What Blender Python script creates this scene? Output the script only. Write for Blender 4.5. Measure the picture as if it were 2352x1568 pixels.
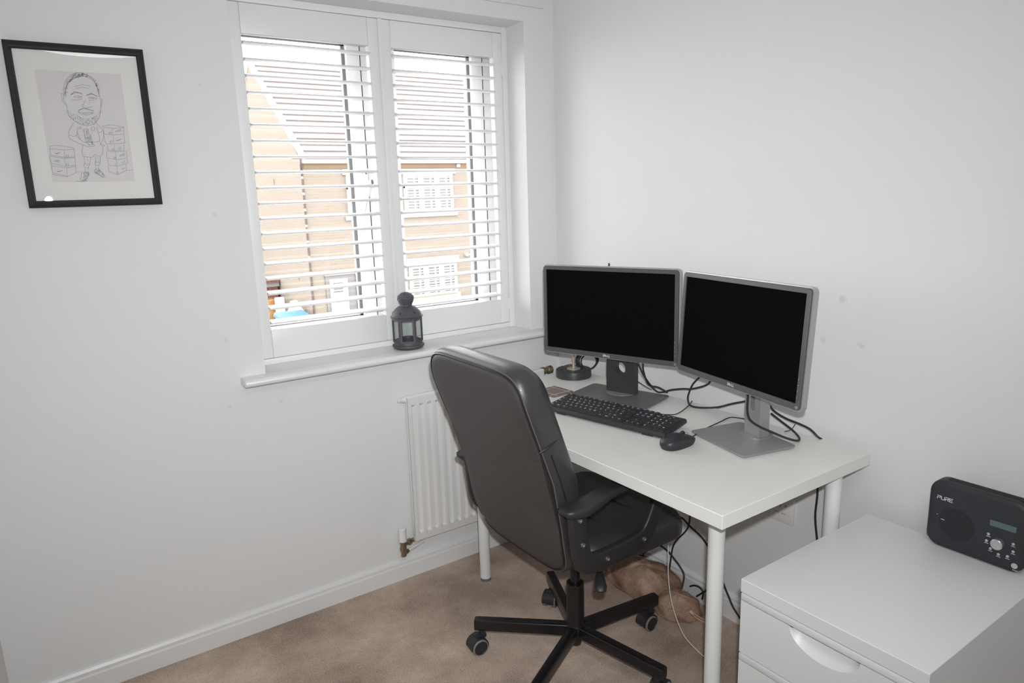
import bpy, bmesh, math, random
from mathutils import Vector, Matrix
for o in list(bpy.data.objects): bpy.data.objects.remove(o)
SC = bpy.context.scene
COL = SC.collection
PI = math.pi
random.seed(11)

# ------------------------------------------------------------------ camera
cam_d = bpy.data.cameras.new('camera'); cam = bpy.data.objects.new('camera', cam_d); COL.objects.link(cam)
cam_d.sensor_fit = 'HORIZONTAL'; cam_d.sensor_width = 36.0
cam_d.lens = 1618.068 / 2352 * 36.0
cam_d.clip_start = 0.02; cam_d.clip_end = 300
_RX = (0.8201123, -0.1416946, 0.5543811)      # world X, Y, Z seen along camera right / down / forward
_RY = (-0.5714330, -0.1525781, 0.8063400)
_RZ = (-0.0296676, -0.9780811, -0.2061001)
EYE = Vector((0, 0, 1.4337))
cam.matrix_world = Matrix(((_RX[0], -_RX[1], -_RX[2], EYE.x), (_RY[0], -_RY[1], -_RY[2], EYE.y), (_RZ[0], -_RZ[1], -_RZ[2], EYE.z), (0, 0, 0, 1)))
SC.camera = cam
# ------------------------------------------------------------------ view, sky, lamps
SC.view_settings.view_transform = 'Standard'; SC.view_settings.look = 'None'
SC.view_settings.gamma = 1.0; SC.view_settings.use_curve_mapping = False
SC.view_settings.exposure = 0.03
W = bpy.data.worlds.new('overcast_sky'); SC.world = W; W.use_nodes = True
bgn = W.node_tree.nodes['Background']; bgn.inputs['Color'].default_value = (1.0, 0.985, 0.965, 1); bgn.inputs['Strength'].default_value = 9.0
def lamp(name, kind, loc, power, color=(1, 1, 1), look=None, **kw):
    d = bpy.data.lights.new(name, kind); d.energy = power; d.color = color
    for k, v in kw.items(): setattr(d, k, v)
    o = bpy.data.objects.new(name, d); COL.objects.link(o); o.location = loc
    if look is not None:
        o.rotation_euler = (Vector(look) - Vector(loc)).to_track_quat('-Z', 'Y').to_euler()
    return o
# the photographer's flash beside the lens, and an unseen overhead light added behind the camera as soft fill
lamp('camera_flash', 'AREA', (0.0325, -0.0015, 1.516), 11.8, (0.97, 0.985, 1.0), look=(1.08, 1.8, 1.12), shape='DISK', size=0.036, spread=1.9)
lamp('ceiling_fill', 'AREA', (0.35, -0.20, 2.36), 9.8, (0.985, 0.99, 1.0), look=(0.35, -0.20, 0), shape='DISK', size=0.7)

# ------------------------------------------------------------------ node materials
def new_mat(name):
    m = bpy.data.materials.new(name); m.use_nodes = True
    return m, m.node_tree, m.node_tree.nodes['Principled BSDF']
def mat(name, col, rough=0.5, metal=0.0, spec=0.5, var=0.03, vscale=8.0, bump=0.0, bscale=200.0, emit=None, coat=0.0):
    """plain coloured material with a little procedural noise in colour and relief"""
    m, t, p = new_mat(name)
    p.inputs['Roughness'].default_value = rough; p.inputs['Metallic'].default_value = metal
    p.inputs['Specular IOR Level'].default_value = spec
    p.inputs['Coat Weight'].default_value = coat
    tc = t.nodes.new('ShaderNodeTexCoord')
    n = t.nodes.new('ShaderNodeTexNoise'); n.inputs['Scale'].default_value = vscale; n.inputs['Detail'].default_value = 3
    t.links.new(tc.outputs['Object'], n.inputs['Vector'])
    mx = t.nodes.new('ShaderNodeMix'); mx.data_type = 'RGBA'
    mx.inputs[6].default_value = tuple(max(0, c * (1 - var)) for c in col) + (1,)
    mx.inputs[7].default_value = tuple(min(1, c * (1 + var)) for c in col) + (1,)
    t.links.new(n.outputs['Fac'], mx.inputs[0]); t.links.new(mx.outputs[2], p.inputs['Base Color'])
    if bump:
        n2 = t.nodes.new('ShaderNodeTexNoise'); n2.inputs['Scale'].default_value = bscale; n2.inputs['Detail'].default_value = 2
        t.links.new(tc.outputs['Object'], n2.inputs['Vector'])
        b = t.nodes.new('ShaderNodeBump'); b.inputs['Strength'].default_value = bump; b.inputs['Distance'].default_value = 0.002
        t.links.new(n2.outputs['Fac'], b.inputs['Height']); t.links.new(b.outputs['Normal'], p.inputs['Normal'])
    if emit:
        p.inputs['Emission Color'].default_value = tuple(emit[:3]) + (1,); p.inputs['Emission Strength'].default_value = emit[3]
    return m
def wall_mat(name, col, marks):
    """matt emulsion with a few scuff marks at fixed places on the wall (world = object coordinates)"""
    m = mat(name, col, 0.75, spec=0.25, var=0.012, vscale=1.5, bump=0.05, bscale=350)
    t = m.node_tree; p = t.nodes['Principled BSDF']; base = p.inputs['Base Color'].links[0].from_socket
    geo = t.nodes.new('ShaderNodeNewGeometry'); prev = base
    nz = t.nodes.new('ShaderNodeTexNoise'); nz.inputs['Scale'].default_value = 60
    t.links.new(geo.outputs['Position'], nz.inputs['Vector'])
    for (x, y, z, r, s) in marks:
        d = t.nodes.new('ShaderNodeVectorMath'); d.operation = 'DISTANCE'; d.inputs[1].default_value = (x, y, z)
        t.links.new(geo.outputs['Position'], d.inputs[0])
        a = t.nodes.new('ShaderNodeMath'); a.operation = 'MULTIPLY_ADD'; a.inputs[1].default_value = 0.02; 
        t.links.new(nz.outputs['Fac'], a.inputs[0]); t.links.new(d.outputs['Value'], a.inputs[2])
        r_ = t.nodes.new('ShaderNodeMapRange'); r_.inputs['From Min'].default_value = r * .45 + .01; r_.inputs['From Max'].default_value = r + .01
        r_.inputs['To Min'].default_value = s; r_.inputs['To Max'].default_value = 0
        t.links.new(a.outputs[0], r_.inputs['Value'])
        mx = t.nodes.new('ShaderNodeMix'); mx.data_type = 'RGBA'; mx.inputs[7].default_value = (.42, .38, .36, 1)
        t.links.new(r_.outputs['Result'], mx.inputs[0]); t.links.new(prev, mx.inputs[6]); prev = mx.outputs[2]
    t.links.new(prev, p.inputs['Base Color'])
    return m
def carpet_mat():
    m, t, p = new_mat('carpet'); p.inputs['Roughness'].default_value = 0.95; p.inputs['Specular IOR Level'].default_value = 0.1
    tc = t.nodes.new('ShaderNodeTexCoord')
    def noise(s, d=3, r=.55):
        n = t.nodes.new('ShaderNodeTexNoise'); n.inputs['Scale'].default_value = s; n.inputs['Detail'].default_value = d; n.inputs['Roughness'].default_value = r
        t.links.new(tc.outputs['Object'], n.inputs['Vector']); return n
    big, fine, mid = noise(2.7, 5, .60), noise(230, 3, .9), noise(45, 4, .75)
    def ramp(src, a, b, lo, hi):
        r = t.nodes.new('ShaderNodeMapRange'); r.inputs['From Min'].default_value = a; r.inputs['From Max'].default_value = b
        r.inputs['To Min'].default_value = lo; r.inputs['To Max'].default_value = hi; t.links.new(src, r.inputs['Value']); return r.outputs['Result']
    def mixc(f, A, B):
        mx = t.nodes.new('ShaderNodeMix'); mx.data_type = 'RGBA'; t.links.new(f, mx.inputs[0])
        for i, v in ((6, A), (7, B)):
            if isinstance(v, tuple): mx.inputs[i].default_value = v + (1,)
            else: t.links.new(v, mx.inputs[i])
        return mx.outputs[2]
    # pile brushed one way or the other: broad lighter and darker swathes, then single tufts
    c1 = mixc(ramp(big.outputs['Fac'], .38, .64, 0, 1), (.25, .180, .140), (.74, .58, .47))
    c2 = mixc(ramp(mid.outputs['Fac'], .3, .7, 0, .38), c1, (.28, .205, .162))
    c3 = mixc(ramp(fine.outputs['Fac'], .40, .70, 0, .55), c2, (.84, .69, .58))
    c4 = mixc(ramp(fine.outputs['Fac'], .48, .28, 0, .75), c3, (.25, .18, .145))
    t.links.new(c4, p.inputs['Base Color'])
    b = t.nodes.new('ShaderNodeBump'); b.inputs['Strength'].default_value = .55; b.inputs['Distance'].default_value = .003
    t.links.new(fine.outputs['Fac'], b.inputs['Height']); t.links.new(b.outputs['Normal'], p.inputs['Normal'])
    return m
def glass_mat(name, gloss=0.06, tint=(1, 1, 1), rough=0.0):
    m = bpy.data.materials.new(name); m.use_nodes = True; t = m.node_tree; t.nodes.clear()
    out = t.nodes.new('ShaderNodeOutputMaterial'); mix = t.nodes.new('ShaderNodeMixShader')
    tr = t.nodes.new('ShaderNodeBsdfTransparent'); tr.inputs['Color'].default_value = tint + (1,)
    gl = t.nodes.new('ShaderNodeBsdfGlossy'); gl.inputs['Roughness'].default_value = rough
    lw = t.nodes.new('ShaderNodeLayerWeight'); lw.inputs['Blend'].default_value = .5
    pw = t.nodes.new('ShaderNodeMath'); pw.operation = 'POWER'; pw.inputs[1].default_value = 4; t.links.new(lw.outputs['Facing'], pw.inputs[0])
    ma = t.nodes.new('ShaderNodeMath'); ma.operation = 'MULTIPLY_ADD'; ma.inputs[1].default_value = .45; ma.inputs[2].default_value = gloss * .5
    t.links.new(pw.outputs[0], ma.inputs[0])
    t.links.new(ma.outputs[0], mix.inputs[0]); t.links.new(tr.outputs[0], mix.inputs[1]); t.links.new(gl.outputs[0], mix.inputs[2])
    t.links.new(mix.outputs[0], out.inputs['Surface'])
    return m
def brick_mat(name, c1, c2, mortar, scale=1.0, bw=.225, bh=.075):
    m, t, p = new_mat(name); p.inputs['Roughness'].default_value = .9; p.inputs['Specular IOR Level'].default_value = .1
    geo = t.nodes.new('ShaderNodeNewGeometry'); sep = t.nodes.new('ShaderNodeSeparateXYZ'); t.links.new(geo.outputs['Position'], sep.inputs[0])
    ad = t.nodes.new('ShaderNodeMath'); ad.operation = 'ADD'; t.links.new(sep.outputs[0], ad.inputs[0]); t.links.new(sep.outputs[1], ad.inputs[1])
    cmb = t.nodes.new('ShaderNodeCombineXYZ'); t.links.new(ad.outputs[0], cmb.inputs[0]); t.links.new(sep.outputs[2], cmb.inputs[1])
    b = t.nodes.new('ShaderNodeTexBrick'); b.inputs['Scale'].default_value = scale; b.inputs['Brick Width'].default_value = bw; b.inputs['Row Height'].default_value = bh
    b.inputs['Mortar Size'].default_value = .008; b.inputs['Color1'].default_value = c1 + (1,); b.inputs['Color2'].default_value = c2 + (1,); b.inputs['Mortar'].default_value = mortar + (1,)
    t.links.new(cmb.outputs[0], b.inputs['Vector']); t.links.new(b.outputs['Color'], p.inputs['Base Color'])
    return m
def blind_mat(name):
    """glass with the white slats of blinds showing through"""
    m, t, p = new_mat(name); p.inputs['Roughness'].default_value = .35
    geo = t.nodes.new('ShaderNodeNewGeometry'); sep = t.nodes.new('ShaderNodeSeparateXYZ'); t.links.new(geo.outputs['Position'], sep.inputs[0])
    ml = t.nodes.new('ShaderNodeMath'); ml.operation = 'MULTIPLY'; ml.inputs[1].default_value = 1 / .078; t.links.new(sep.outputs[2], ml.inputs[0])
    fr = t.nodes.new('ShaderNodeMath'); fr.operation = 'FRACT'; t.links.new(ml.outputs[0], fr.inputs[0])
    gt = t.nodes.new('ShaderNodeMath'); gt.operation = 'GREATER_THAN'; gt.inputs[1].default_value = .52; t.links.new(fr.outputs[0], gt.inputs[0])
    mx = t.nodes.new('ShaderNodeMix'); mx.data_type = 'RGBA'; mx.inputs[6].default_value = (.055, .055, .054, 1); mx.inputs[7].default_value = (.34, .34, .34, 1)
    t.links.new(gt.outputs[0], mx.inputs[0]); t.links.new(mx.outputs[2], p.inputs['Base Color'])
    return m
def fur_mat():
    m, t, p = new_mat('brown_fur'); p.inputs['Roughness'].default_value = .8; p.inputs['Specular IOR Level'].default_value = .2
    geo = t.nodes.new('ShaderNodeNewGeometry')
    n = t.nodes.new('ShaderNodeTexNoise'); n.inputs['Scale'].default_value = 14; n.inputs['Detail'].default_value = 4
    t.links.new(geo.outputs['Position'], n.inputs['Vector'])
    r = t.nodes.new('ShaderNodeValToRGB'); r.color_ramp.elements[0].position = .36; r.color_ramp.elements[0].color = (.30, .175, .125, 1)
    r.color_ramp.elements[1].position = .66; r.color_ramp.elements[1].color = (.58, .41, .31, 1)
    t.links.new(n.outputs['Fac'], r.inputs[0]); t.links.new(r.outputs[0], p.inputs['Base Color'])
    return m

M = {}
M['wall'] = wall_mat('white_wall_paint', (.785, .788, .786), [
    (0.498, 2.285, 1.7655, 0.0067, 0.158), (0.4967, 2.285, 1.3961, 0.0090, 0.135), (0.489, 2.285, 1.012, 0.0075, 0.158), (0.4738, 2.285, 0.798, 0.0090, 0.189), (0.6366, 2.285, 0.785, 0.0075, 0.189),
    (1.807, 1.044, 1.125, 0.0128, 0.248), (1.807, 1.0933, 1.0064, 0.0112, 0.203), (1.807, 0.983, 1.0055, 0.0112, 0.225), (1.807, 2.1, 1.391, 0.0060, 0.113)])
M['trim'] = mat('white_gloss_trim', (.80, .802, .80), .32, var=.01)
M['shutter'] = mat('white_satin_shutter', (.86, .86, .86), .38, var=.01)
M['upvc'] = mat('white_upvc', (.86, .86, .86), .3, var=.005)
M['gasket'] = mat('grey_seal', (.17, .18, .185), .6)
M['dark_gap'] = mat('dark_gap', (.10, .10, .10), .8)
M['handle'] = mat('white_plastic_handle', (.82, .82, .83), .25)
M['cap_grey'] = mat('grey_cap', (.16, .16, .175), .5)
M['carpet'] = carpet_mat()
M['radiator'] = mat('radiator_enamel', (.80, .795, .785), .3, var=.008)
M['brass'] = mat('dull_brass', (.36, .29, .20), .33, metal=.9, var=.15, vscale=60)
M['frame_black'] = mat('black_frame_wood', (.022, .022, .026), .35, bump=.06, bscale=90)
M['mount'] = mat('cream_mount_board', (.80, .79, .77), .9)
M['paper'] = mat('drawing_paper', (.71, .69, .685), .9, var=.02)
M['pencil'] = mat('pencil_line', (.20, .195, .20), .9)
M['pic_glass'] = glass_mat('picture_glass', .05)
M['win_glass'] = glass_mat('window_glass', .05, (.985, .99, .99))
M['lan_glass'] = glass_mat('lantern_glass', .05, (.93, .95, .94))
M['lantern'] = mat('charcoal_metal', (.080, .075, .088), .55, var=.12, vscale=25, bump=.05)
M['black'] = mat('pure_black', (.01, .01, .01), .7)
M['leather'] = mat('black_leather', (.031, .028, .030), .42, spec=.75, var=.12, vscale=5, bump=.16, bscale=420, coat=.15)
M['leather_back'] = mat('dark_brown_back_cloth', (.054, .047, .046), .5, var=.10, vscale=5, bump=.12, bscale=500)
M['stitch'] = mat('seam_piping', (.018, .017, .019), .35)
M['thread'] = mat('pale_thread', (.13, .125, .14), .6)
M['chair_plastic'] = mat('black_chair_plastic', (.024, .022, .023), .46, var=.1, bump=.08, bscale=350)
M['chair_metal'] = mat('black_painted_metal', (.012, .011, .012), .26, var=.15, vscale=12)
M['bolt'] = mat('steel_bolt', (.45, .44, .44), .3, metal=.9)
M['grey_rubber'] = mat('grey_caster_tread', (.20, .21, .215), .6)
M['desk'] = mat('white_desk_laminate', (.785, .79, .752), .34, var=.008)
M['desk_edge'] = mat('white_desk_edge', (.74, .74, .71), .4, var=.008)
M['leg_white'] = mat('white_leg_paint', (.78, .79, .775), .3, var=.008)
M['cabinet'] = mat('white_cabinet_foil', (.745, .757, .762), .38, var=.008)
M['bezel'] = mat('charcoal_bezel', (.085, .080, .090), .45, var=.05, bump=.03, bscale=900)
M['screen'] = mat('black_screen', (.0052, .0052, .0052), 1.0, spec=0.0, var=0)
M['silver'] = mat('silver_plastic', (.43, .425, .42), .35, metal=.35, var=.03)
M['stand_silver'] = mat('brushed_silver_stand', (.36, .36, .365), .38, metal=.45, var=.03)
M['stand_black'] = mat('charcoal_stand', (.045, .042, .045), .45, var=.06)
M['base_dark'] = mat('dark_grey_stand_base', (.15, .147, .145), .42, metal=.2, var=.05)
M['white_print'] = mat('white_print', (.86, .86, .86), .6)
M['blue_print'] = mat('blue_print', (.10, .30, .58), .6)
M['key'] = mat('black_key_plastic', (.026, .026, .029), .5, var=.08)
M['kb_body'] = mat('black_keyboard_shell', (.030, .030, .034), .5, var=.08)
M['mouse'] = mat('black_mouse_shell', (.030, .032, .038), .38, var=.05)
M['cable'] = mat('black_cable', (.022, .022, .025), .5)
M['cable_white'] = mat('white_cable', (.70, .70, .68), .5)
M['cord_peach'] = mat('peach_cord', (.80, .50, .34), .8)
M['lamp_black'] = mat('black_lamp_base', (.040, .040, .042), .42, var=.06)
M['lamp_brass'] = mat('pale_brass', (.62, .55, .46), .35, metal=.6)
M['coaster'] = mat('taupe_coaster', (.19, .155, .14), .8, var=.08, vscale=60)
M['coaster_mid'] = mat('brown_coaster_centre', (.235, .19, .155), .8, var=.08, vscale=60)
M['coaster_line'] = mat('pale_coaster_stripe', (.52, .48, .45), .8)
M['radio'] = mat('black_radio_shell', (.027, .028, .034), .55, var=.08, bump=.05, bscale=600)
M['lcd'] = mat('grey_green_lcd', (.10, .15, .145), .3)
M['alu'] = mat('turned_aluminium', (.62, .62, .64), .25, metal=.85)
M['btn'] = mat('light_grey_button', (.50, .50, .51), .5)
M['slot_grey'] = mat('socket_slot', (.45, .44, .43), .6)
M['socket'] = mat('white_socket', (.78, .775, .765), .35)
M['fur'] = fur_mat()
M['brick'] = brick_mat('buff_brick', (.158, .136, .115), (.148, .125, .104), (.162, .146, .129))
M['brick_tan'] = brick_mat('tan_brick', (.150, .105, .068), (.14, .098, .064), (.15, .12, .09))
M['brick_red'] = brick_mat('red_brick', (.12, .05, .035), (.10, .04, .03), (.15, .11, .09))
M['stone'] = mat('pale_stone', (.22, .21, .19), .9)
M['tile'] = mat('roof_tile', (.100, .092, .094), .9, var=.08, vscale=3)
M['tile_edge'] = mat('roof_tile_edge', (.066, .056, .055), .9, var=.3, vscale=5)
M['out_white'] = mat('white_outdoor_paint', (.55, .55, .55), .6)
M['pipe_brown'] = mat('brown_downpipe', (.045, .030, .027), .6)
M['pipe_joint'] = mat('pale_pipe_joint', (.15, .14, .14), .6)
M['blind'] = blind_mat('blinds_behind_glass')
M['door_grey'] = mat('grey_render', (.105, .102, .105), .8)
M['tarmac'] = mat('pale_paving', (.25, .245, .24), .95, var=.1, vscale=2)
M['bin_blue'] = mat('blue_bin_lid', (.035, .105, .175), .5)
M['orange'] = mat('orange_plastic', (.20, .095, .014), .5)
M['bag_white'] = mat('white_sack', (.5, .5, .5), .8)
M['bin_dark'] = mat('grey_bin_body', (.22, .24, .27), .6)
M['green'] = mat('pale_green_plastic', (.15, .25, .17), .6)

# ------------------------------------------------------------------ geometry helpers
class B:
    """collects shapes (several material slots allowed) and links them as ONE mesh object"""
    def __init__(s): s.bm = bmesh.new()
    def _take(s, tmp, mi, mtx=None, smooth=True):
        if mtx is not None: bmesh.ops.transform(tmp, matrix=mtx, verts=tmp.verts)
        for f in tmp.faces: f.material_index = mi; f.smooth = smooth
        me = bpy.data.meshes.new('t'); tmp.to_mesh(me); tmp.free(); s.bm.from_mesh(me); bpy.data.meshes.remove(me)
    def box(s, x0, x1, y0, y1, z0, z1, bev=0.0, mi=0, seg=2, mtx=None):
        t = bmesh.new(); bmesh.ops.create_cube(t, size=1)
        for v in t.verts: v.co = Vector(((x0 + x1) / 2 + v.co.x * (x1 - x0), (y0 + y1) / 2 + v.co.y * (y1 - y0), (z0 + z1) / 2 + v.co.z * (z1 - z0)))
        if bev > 0: bmesh.ops.bevel(t, geom=t.edges[:] , offset=min(bev, .49 * min(abs(x1 - x0), abs(y1 - y0), abs(z1 - z0))), segments=seg, affect='EDGES', profile=.5)
        s._take(t, mi, mtx); return s
    def prism(s, pts, a, b, axis='z', bev=0.0, mi=0, seg=2, mtx=None):
        """polygon pts (2D) extruded from a to b along axis; 2D axes are the two others in x,y,z order"""
        t = bmesh.new()
        def P(u, v, w): return {'z': (u, v, w), 'y': (u, w, v), 'x': (w, u, v)}[axis]
        lo = [t.verts.new(P(u, v, a)) for u, v in pts]; hi = [t.verts.new(P(u, v, b)) for u, v in pts]
        n = len(pts)
        f0 = t.faces.new(lo); f1 = t.faces.new(hi)
        for i in range(n): t.faces.new((lo[i], lo[(i + 1) % n], hi[(i + 1) % n], hi[i]))
        bmesh.ops.recalc_face_normals(t, faces=t.faces)
        if bev > 0: bmesh.ops.bevel(t, geom=list(set(f0.edges) | set(f1.edges)), offset=bev, segments=seg, affect='EDGES', profile=.5)
        s._take(t, mi, mtx); return s
    def lathe(s, prof, cx=0, cy=0, n=40, mi=0, mtx=None, cz=0):
        """profile [(r,z)...] turned round the vertical through (cx,cy)"""
        t = bmesh.new(); rings = []
        for r, z in prof:
            if r < 1e-6: rings.append([t.verts.new((cx, cy, z + cz))])
            else: rings.append([t.verts.new((cx + r * math.cos(2 * PI * i / n), cy + r * math.sin(2 * PI * i / n), z + cz)) for i in range(n)])
        for A, C in zip(rings, rings[1:]):
            for i in range(n):
                j = (i + 1) % n
                if len(A) == 1 and len(C) == 1: continue
                if len(A) == 1: t.faces.new((A[0], C[j], C[i]))
                elif len(C) == 1: t.faces.new((A[i], A[j], C[0]))
                else: t.faces.new((A[i], A[j], C[j], C[i]))
        bmesh.ops.recalc_face_normals(t, faces=t.faces)
        s._take(t, mi, mtx); return s
    def cyl(s, p, q, r, r2=None, n=24, mi=0, bev=0.0):
        p = Vector(p); q = Vector(q); d = q - p; L = d.length; r2 = r if r2 is None else r2
        b = min(bev, r * .9, L * .4)
        prof = [(0, 0), (r - b, 0), (r, b), (r2, L - b), (r2 - b, L), (0, L)] if b > 0 else [(0, 0), (r, 0), (r2, L), (0, L)]
        return s.lathe(prof, n=n, mi=mi, mtx=Matrix.Translation(p) @ d.to_track_quat('Z', 'Y').to_matrix().to_4x4())
    def tube(s, pts, r, n=8, mi=0, closed=False, res=6, rad=None):
        """round cable through control points (Catmull-Rom)"""
        P = [Vector(p) for p in pts]; C = []
        m = len(P)
        if m > 2:
            for i in range(m if closed else m - 1):
                a = P[(i - 1) % m] if closed or i > 0 else P[0] * 2 - P[1]
                b_, c = P[i], P[(i + 1) % m]; d = P[(i + 2) % m] if closed or i + 2 < m else P[-1] * 2 - P[-2]
                for k in range(res):
                    u = k / res
                    C.append(.5 * ((2 * b_) + (c - a) * u + (2 * a - 5 * b_ + 4 * c - d) * u * u + (3 * b_ - a - 3 * c + d) * u ** 3))
            if not closed: C.append(P[-1])
        else: C = P
        t = bmesh.new(); rings = []; N = len(C); up = None
        for i, c in enumerate(C):
            tg = (C[(i + 1) % N] - C[i - 1]) if closed else (C[min(i + 1, N - 1)] - C[max(i - 1, 0)])
            if tg.length < 1e-9: tg = Vector((0, 0, 1))
            tg.normalize()
            if up is None: up = tg.orthogonal().normalized()
            up = (up - tg * up.dot(tg))
            up = up.normalized() if up.length > 1e-6 else tg.orthogonal().normalized()
            sd = tg.cross(up); rr = r if rad is None else rad(i / max(1, N - 1))
            rings.append([t.verts.new(c + (up * math.cos(2 * PI * k / n) + sd * math.sin(2 * PI * k / n)) * rr) for k in range(n)])
        for i in range(N if closed else N - 1):
            A, D = rings[i], rings[(i + 1) % N]
            for k in range(n): t.faces.new((A[k], A[(k + 1) % n], D[(k + 1) % n], D[k]))
        if not closed:
            t.faces.new(rings[0][::-1]); t.faces.new(rings[-1])
        bmesh.ops.recalc_face_normals(t, faces=t.faces)
        s._take(t, mi); return s
    def layers(s, rings, mi=0, cap=True, smooth=True, mis=None):
        """loft through closed rings of equal count"""
        t = bmesh.new(); V = [[t.verts.new(p) for p in r] for r in rings]; n = len(V[0])
        for a, (A, C) in enumerate(zip(V, V[1:])):
            for i in range(n):
                f = t.faces.new((A[i], A[(i + 1) % n], C[(i + 1) % n], C[i]))
        if cap:
            t.faces.new(V[0][::-1]); t.faces.new(V[-1])
        bmesh.ops.recalc_face_normals(t, faces=t.faces)
        s._take(t, mi, smooth=smooth); return s
    def faces(s, verts, faces, mi=0, smooth=False):
        t = bmesh.new(); V = [t.verts.new(v) for v in verts]
        for f in faces: t.faces.new([V[i] for i in f])
        s._take(t, mi, smooth=smooth); return s
    def ribbon(s, pts, w, to3d, mi=0, lift=0.0):
        """flat drawn line of width w through 2D points"""
        for (a, b) in zip(pts, pts[1:]):
            a = Vector(a); b = Vector(b); d = b - a
            if d.length < 1e-9: continue
            d.normalize(); nrm = Vector((-d.y, d.x)) * w / 2; a2 = a - d * w * .3; b2 = b + d * w * .3
            s.faces([to3d(*(a2 + nrm), lift), to3d(*(b2 + nrm), lift), to3d(*(b2 - nrm), lift), to3d(*(a2 - nrm), lift)], [(0, 1, 2, 3)], mi)
        return s
    def text(s, txt, size, mtx, mi=0, bold=0.0, align='CENTER', depth=0.0):
        c = bpy.data.curves.new('t', 'FONT'); c.body = txt; c.size = size; c.align_x = align; c.align_y = 'CENTER'; c.offset = bold; c.resolution_u = 2; c.extrude = depth
        o = bpy.data.objects.new('t', c); COL.objects.link(o)
        dg = bpy.context.evaluated_depsgraph_get(); me = bpy.data.meshes.new_from_object(o.evaluated_get(dg))
        bpy.data.objects.remove(o); bpy.data.curves.remove(c)
        t = bmesh.new(); t.from_mesh(me); bpy.data.meshes.remove(me)
        s._take(t, mi, mtx, smooth=False); return s
    def build(s, name, mats, parent=None, label=None, sharp=35, world=False):
        mats = mats if isinstance(mats, (list, tuple)) else [mats]
        me = bpy.data.meshes.new(name); 
        if world and parent is not None:
            off = parent.location if parent.parent is None else parent.parent.location + parent.location
            bmesh.ops.translate(s.bm, vec=-Vector(off), verts=s.bm.verts)
        s.bm.to_mesh(me); s.bm.free()
        for m in mats: me.materials.append(m)
        me.set_sharp_from_angle(angle=math.radians(sharp))
        o = bpy.data.objects.new(name, me); COL.objects.link(o)
        if parent is not None: o.parent = parent
        if label: o['label'] = label
        return o
def thing(name, label, cat, loc=(0, 0, 0), rz=0.0, group=None):
    o = bpy.data.objects.new(name, None); COL.objects.link(o); o.location = loc; o.rotation_euler = (0, 0, rz); o.empty_display_size = .05
    o['label'] = label; o['category'] = cat
    if group: o['group'] = group
    return o
def tag(o, label, cat, group=None):
    o['label'] = label; o['category'] = cat
    if group: o['group'] = group
    return o
def struct(o): o['kind'] = 'structure'; return o
def copy_tree(o, parent=None):
    c = o.copy(); COL.objects.link(c)
    if parent is not None: c.parent = parent
    for ch in [x for x in bpy.data.objects if x.parent == o]: copy_tree(ch, c)
    return c
def spline(tab, x):
    """smooth interpolation in a table [(x,y)...] (x rising)"""
    if x <= tab[0][0]: return tab[0][1]
    if x >= tab[-1][0]: return tab[-1][1]
    for i in range(len(tab) - 1):
        if tab[i][0] <= x <= tab[i + 1][0]:
            x0, y0 = tab[i]; x1, y1 = tab[i + 1]; h = x1 - x0
            m0 = (y1 - tab[i - 1][1]) / (x1 - tab[i - 1][0]) if i > 0 else (y1 - y0) / h
            m1 = (tab[i + 2][1] - y0) / (tab[i + 2][0] - x0) if i + 2 < len(tab) else (y1 - y0) / h
            u = (x - x0) / h
            return (2 * u ** 3 - 3 * u * u + 1) * y0 + (u ** 3 - 2 * u * u + u) * h * m0 + (-2 * u ** 3 + 3 * u * u) * y1 + (u ** 3 - u * u) * h * m1
def rrect(hw, hh, r, n=8):
    """rounded rectangle loop (counter-clockwise)"""
    P = []
    for cx, cy, a0 in ((hw - r, hh - r, 0), (-hw + r, hh - r, 90), (-hw + r, -hh + r, 180), (hw - r, -hh + r, 270)):
        for i in range(n + 1):
            a = math.radians(a0 + 90 * i / n); P.append((cx + r * math.cos(a), cy + r * math.sin(a)))
    return P

# ================================================================== THE ROOM
YW, XW, XL = 2.285, 1.807, -0.2          # window wall, right wall, left wall
WX0, WX1, WZ0, WZ1 = 0.597, 1.667, 0.885, 2.061   # window opening
YB = -1.3                                 # wall behind the camera
struct(B().box(-1.35, XW + .1, YB - .1, YW + .3, -.08, 0).build('floor', M['carpet']))
struct(B().box(-1.35, XW + .1, YB - .1, YW + .3, 2.4, 2.48).build('ceiling', M['wall']))
w = B()
w.box(XL - .3, WX0, YW, YW + .3, 0, 2.4); w.box(WX1, XW + .1, YW, YW + .3, 0, 2.4)
w.box(WX0, WX1, YW, YW + .3, 0, WZ0 - .024); w.box(WX0, WX1, YW, YW + .3, WZ1, 2.4)
struct(w.build('wall_window_side', M['wall']))
struct(B().box(XW, XW + .1, YB, YW, 0, 2.4).build('wall_right', M['wall']))
struct(B().box(XL - .1, XL, .9, YW, 0, 2.4).box(-1.3, XL - .1, .9, 1.0, 0, 2.4).build('wall_left', M['wall']))
struct(B().box(-1.35, XW + .1, YB - .1, YB, 0, 2.4).box(-1.4, -1.3, YB - .1, 1.0, 0, 2.4).build('wall_behind', M['wall']))
def skirting(name, pts_fn, L0, L1, h):
    prof = [(0, 0), (.014, 0), (.014, h - .026), (.0115, h - .020), (.0115, h - .010), (.007, h - .002), (0, h)]
    rings = [[pts_fn(d, u, z) for (d, z) in prof] for u in (L0, L1)]
    return struct(B().layers(rings).build(name, M['trim'], sharp=20))
skirting('baseboard_window_side', lambda d, u, z: (u, YW - d, z), XL, XW, .080)
skirting('baseboard_right', lambda d, u, z: (XW - d, u, z), YB, YW, .092)
skirting('baseboard_left', lambda d, u, z: (XL + d, u, z), .9, YW, .080)
struct(B().box(.45, 1.758, YW - .010, YW, 2.113, 2.23, .002).build('trim_1', M['wall']))   # thin board above the window

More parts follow.
